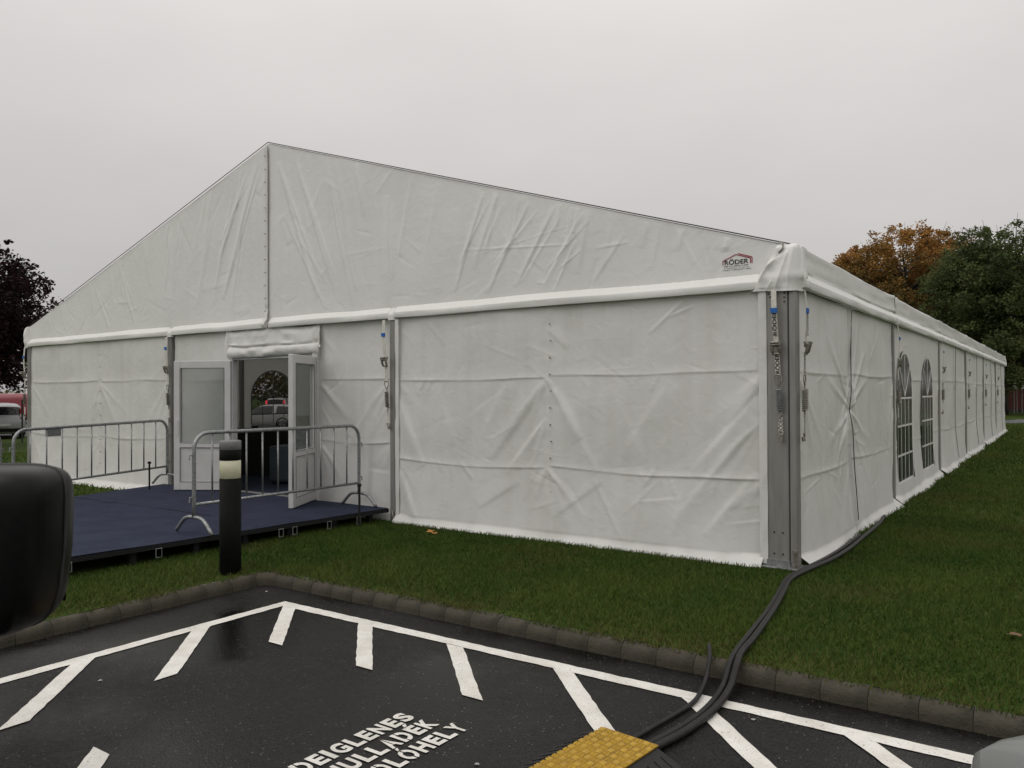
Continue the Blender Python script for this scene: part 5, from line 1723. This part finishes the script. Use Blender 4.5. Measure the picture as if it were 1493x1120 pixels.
# ================================================================== GRASS AND LEAVES
def grass():
    rng = np.random.default_rng(5)
    zones = [  # x0,x1,y0,y1,per m2,height,width
        (-5.6, 4.2, KY + .035, .25, 5400, .042, .0045),
        (-5.25, KX - .035, -7.0, KY + .035, 4400, .045, .0045),
        (.02, 3.6, .25, 4.0, 4200, .042, .005),
        (.02, 6.0, 4.0, 10.0, 1700, .045, .007),
        (.02, 9.0, 10.0, 22.0, 520, .05, .012),
        (-1, 12, 22.0, 44.0, 150, .06, .022),
        (-18, -9.4, -6.5, -.05, 330, .055, .013),
        (-27, -15.1, -6.5, 6, 200, .055, .016),
    ]
    VV = []; CC = []
    for (x0, x1, y0, y1, den, h, w) in zones:
        n = int((x1 - x0) * (y1 - y0) * den)
        x = rng.uniform(x0, x1, n); y = rng.uniform(y0, y1, n)
        k = np.ones(n, bool)
        k &= ~((x > -15.05) & (x < .06) & (y > -.10) & (y < 30.1))           # tent
        k &= ~((x > -9.9) & (x < -5.3) & (y > -4.1) & (y < 0))               # deck
        k &= ~((x > -10.1) & (x < -5.3) & (y > -2.0) & (y < 0))
        patchy = vnoise(x * .9, y * .9, 3) * .6 + vnoise(x * 3.1, y * 3.1, 4) * .4
        edge = np.minimum(np.abs(y - KY - .06) + (x < KX) * 9, np.abs(x - KX + .06) + (y > KY) * 9)
        bare = np.exp(-edge / .16) * (.5 + .8 * vnoise(x * 2.3, y * 2.3, 8))
        k &= rng.uniform(0, 1, n) > bare * .85
        x, y, patchy, edge = x[k], y[k], patchy[k], edge[k]
        n = len(x)
        z = ground_z(x, y) - .004
        an = rng.uniform(0, 2 * np.pi, n); lean = rng.normal(0, .55, n)
        hh = h * rng.uniform(.45, 1.25, n) * (1 + .25 * patchy)
        ww = w * rng.uniform(.7, 1.3, n)
        ca, sa = np.cos(an), np.sin(an)
        lx, ly = rng.normal(0, .55, n) * hh, rng.normal(0, .55, n) * hh
        A = np.stack([x - ca * ww, y - sa * ww, z], -1); B = np.stack([x + ca * ww, y + sa * ww, z], -1)
        T = np.stack([x + lx, y + ly, z + hh], -1)
        VV.append(np.stack([A, B, T], 1).reshape(-1, 3))
        t = np.clip(.42 + .55 * patchy + rng.normal(0, .24, n), 0, 1)[:, None]
        c = (1 - t) * np.array([.026, .062, .007]) + t * np.array([.096, .138, .025])
        dry = (np.clip(np.exp(-edge / .24) * (.62 + .6 * vnoise(x * 1.1, y * 1.1, 31)) + .10 + .9 * np.clip(vnoise(x * 1.4, y * 1.4, 12) - .30, 0, 1), 0, 1) > rng.uniform(0, 1, n) * 1.15)[:, None]
        c = np.where(dry, c * .4 + np.array([.115, .092, .034]) * .7, c)
        CC.append(np.repeat(c, 3, 0))
    V = np.concatenate(VV); C_ = np.concatenate(CC)
    me = np_mesh('grass', V, np.arange(len(V)).reshape(-1, 3))
    a = me.color_attributes.new('Col', 'FLOAT_COLOR', 'POINT')
    a.data.foreach_set('color', np.concatenate([C_, np.ones((len(C_), 1))], 1).astype(np.float32).ravel())
    m = mat('grass_blades', (.04, .06, .01), .75, 0, .2)
    t = m.node_tree; b = t.nodes['Principled BSDF']
    at_ = t.nodes.new('ShaderNodeAttribute'); at_.attribute_name = 'Col'
    t.links.new(at_.outputs['Color'], b.inputs['Base Color'])
    tr = t.nodes.new('ShaderNodeBsdfTranslucent'); t.links.new(at_.outputs['Color'], tr.inputs['Color'])
    ms = t.nodes.new('ShaderNodeMixShader'); ms.inputs[0].default_value = .25
    t.links.new(b.outputs[0], ms.inputs[1]); t.links.new(tr.outputs[0], ms.inputs[2])
    t.links.new(ms.outputs[0], t.nodes['Material Output'].inputs['Surface'])
    tag(link('grass', me, m), 'short mown grass blades on the lawn', 'grass', kind='stuff')
grass()

def fallen_leaf(x, y, s, rz, label, group=None, m_=None):
    pts = []
    for k in range(20):
        a = 2 * math.pi * k / 20
        r = s * (.55 + .45 * abs(math.cos(2.5 * a)))
        pts.append((r * math.cos(a), r * math.sin(a), .2 * s * math.cos(2 * a + 1) * .6 + .12 * s))
    v = pts + [(0, 0, .004)]
    f = [(k, (k + 1) % 20, 20) for k in range(20)]
    o = MB().add(v, f).build('fallen_leaf', m_ or M['leaf_dry'], smooth=True)
    o.location = (x, y, .035 if y > KY or x < KX else AZ + .004); o.rotation_euler = (.06, .03, rz)
    tag(o, label, 'leaf', group)
fallen_leaf(-3.97, -.50, .06, .4, 'larger bright orange fallen leaf on the grass at the tent skirt', 'fallen leaves')
fallen_leaf(-3.88, -.56, .045, 1.4, 'smaller orange fallen leaf touching the big one at the tent skirt', 'fallen leaves')
M['leaf_tan'] = mat('tan_leaf', (.16, .085, .04), .8)
fallen_leaf(1.78, -1.35, .05, 2.0, 'dull brown fallen leaf on the open lawn past the cables', 'fallen leaves', M['leaf_tan'])
M['leaf_pale'] = mat('pale_litter', (.35, .35, .33), .8)
for k, (x, y, lb) in enumerate(((-2.75, -4.98, 'tiny pale scrap on the wet asphalt between two hatch stripes'), (-3.70, -3.02, 'tiny pale scrap of litter in the inner corner of the kerb'),
                               (-.2, -4.55, 'tiny pale scrap on the asphalt between lettering and yellow ramp'), (.70, -3.32, 'tiny pale scrap by the white border line next to the cables'))):
    fallen_leaf(x, y, .014, k * 1.3, lb, 'pale litter on the asphalt', M['leaf_pale'])
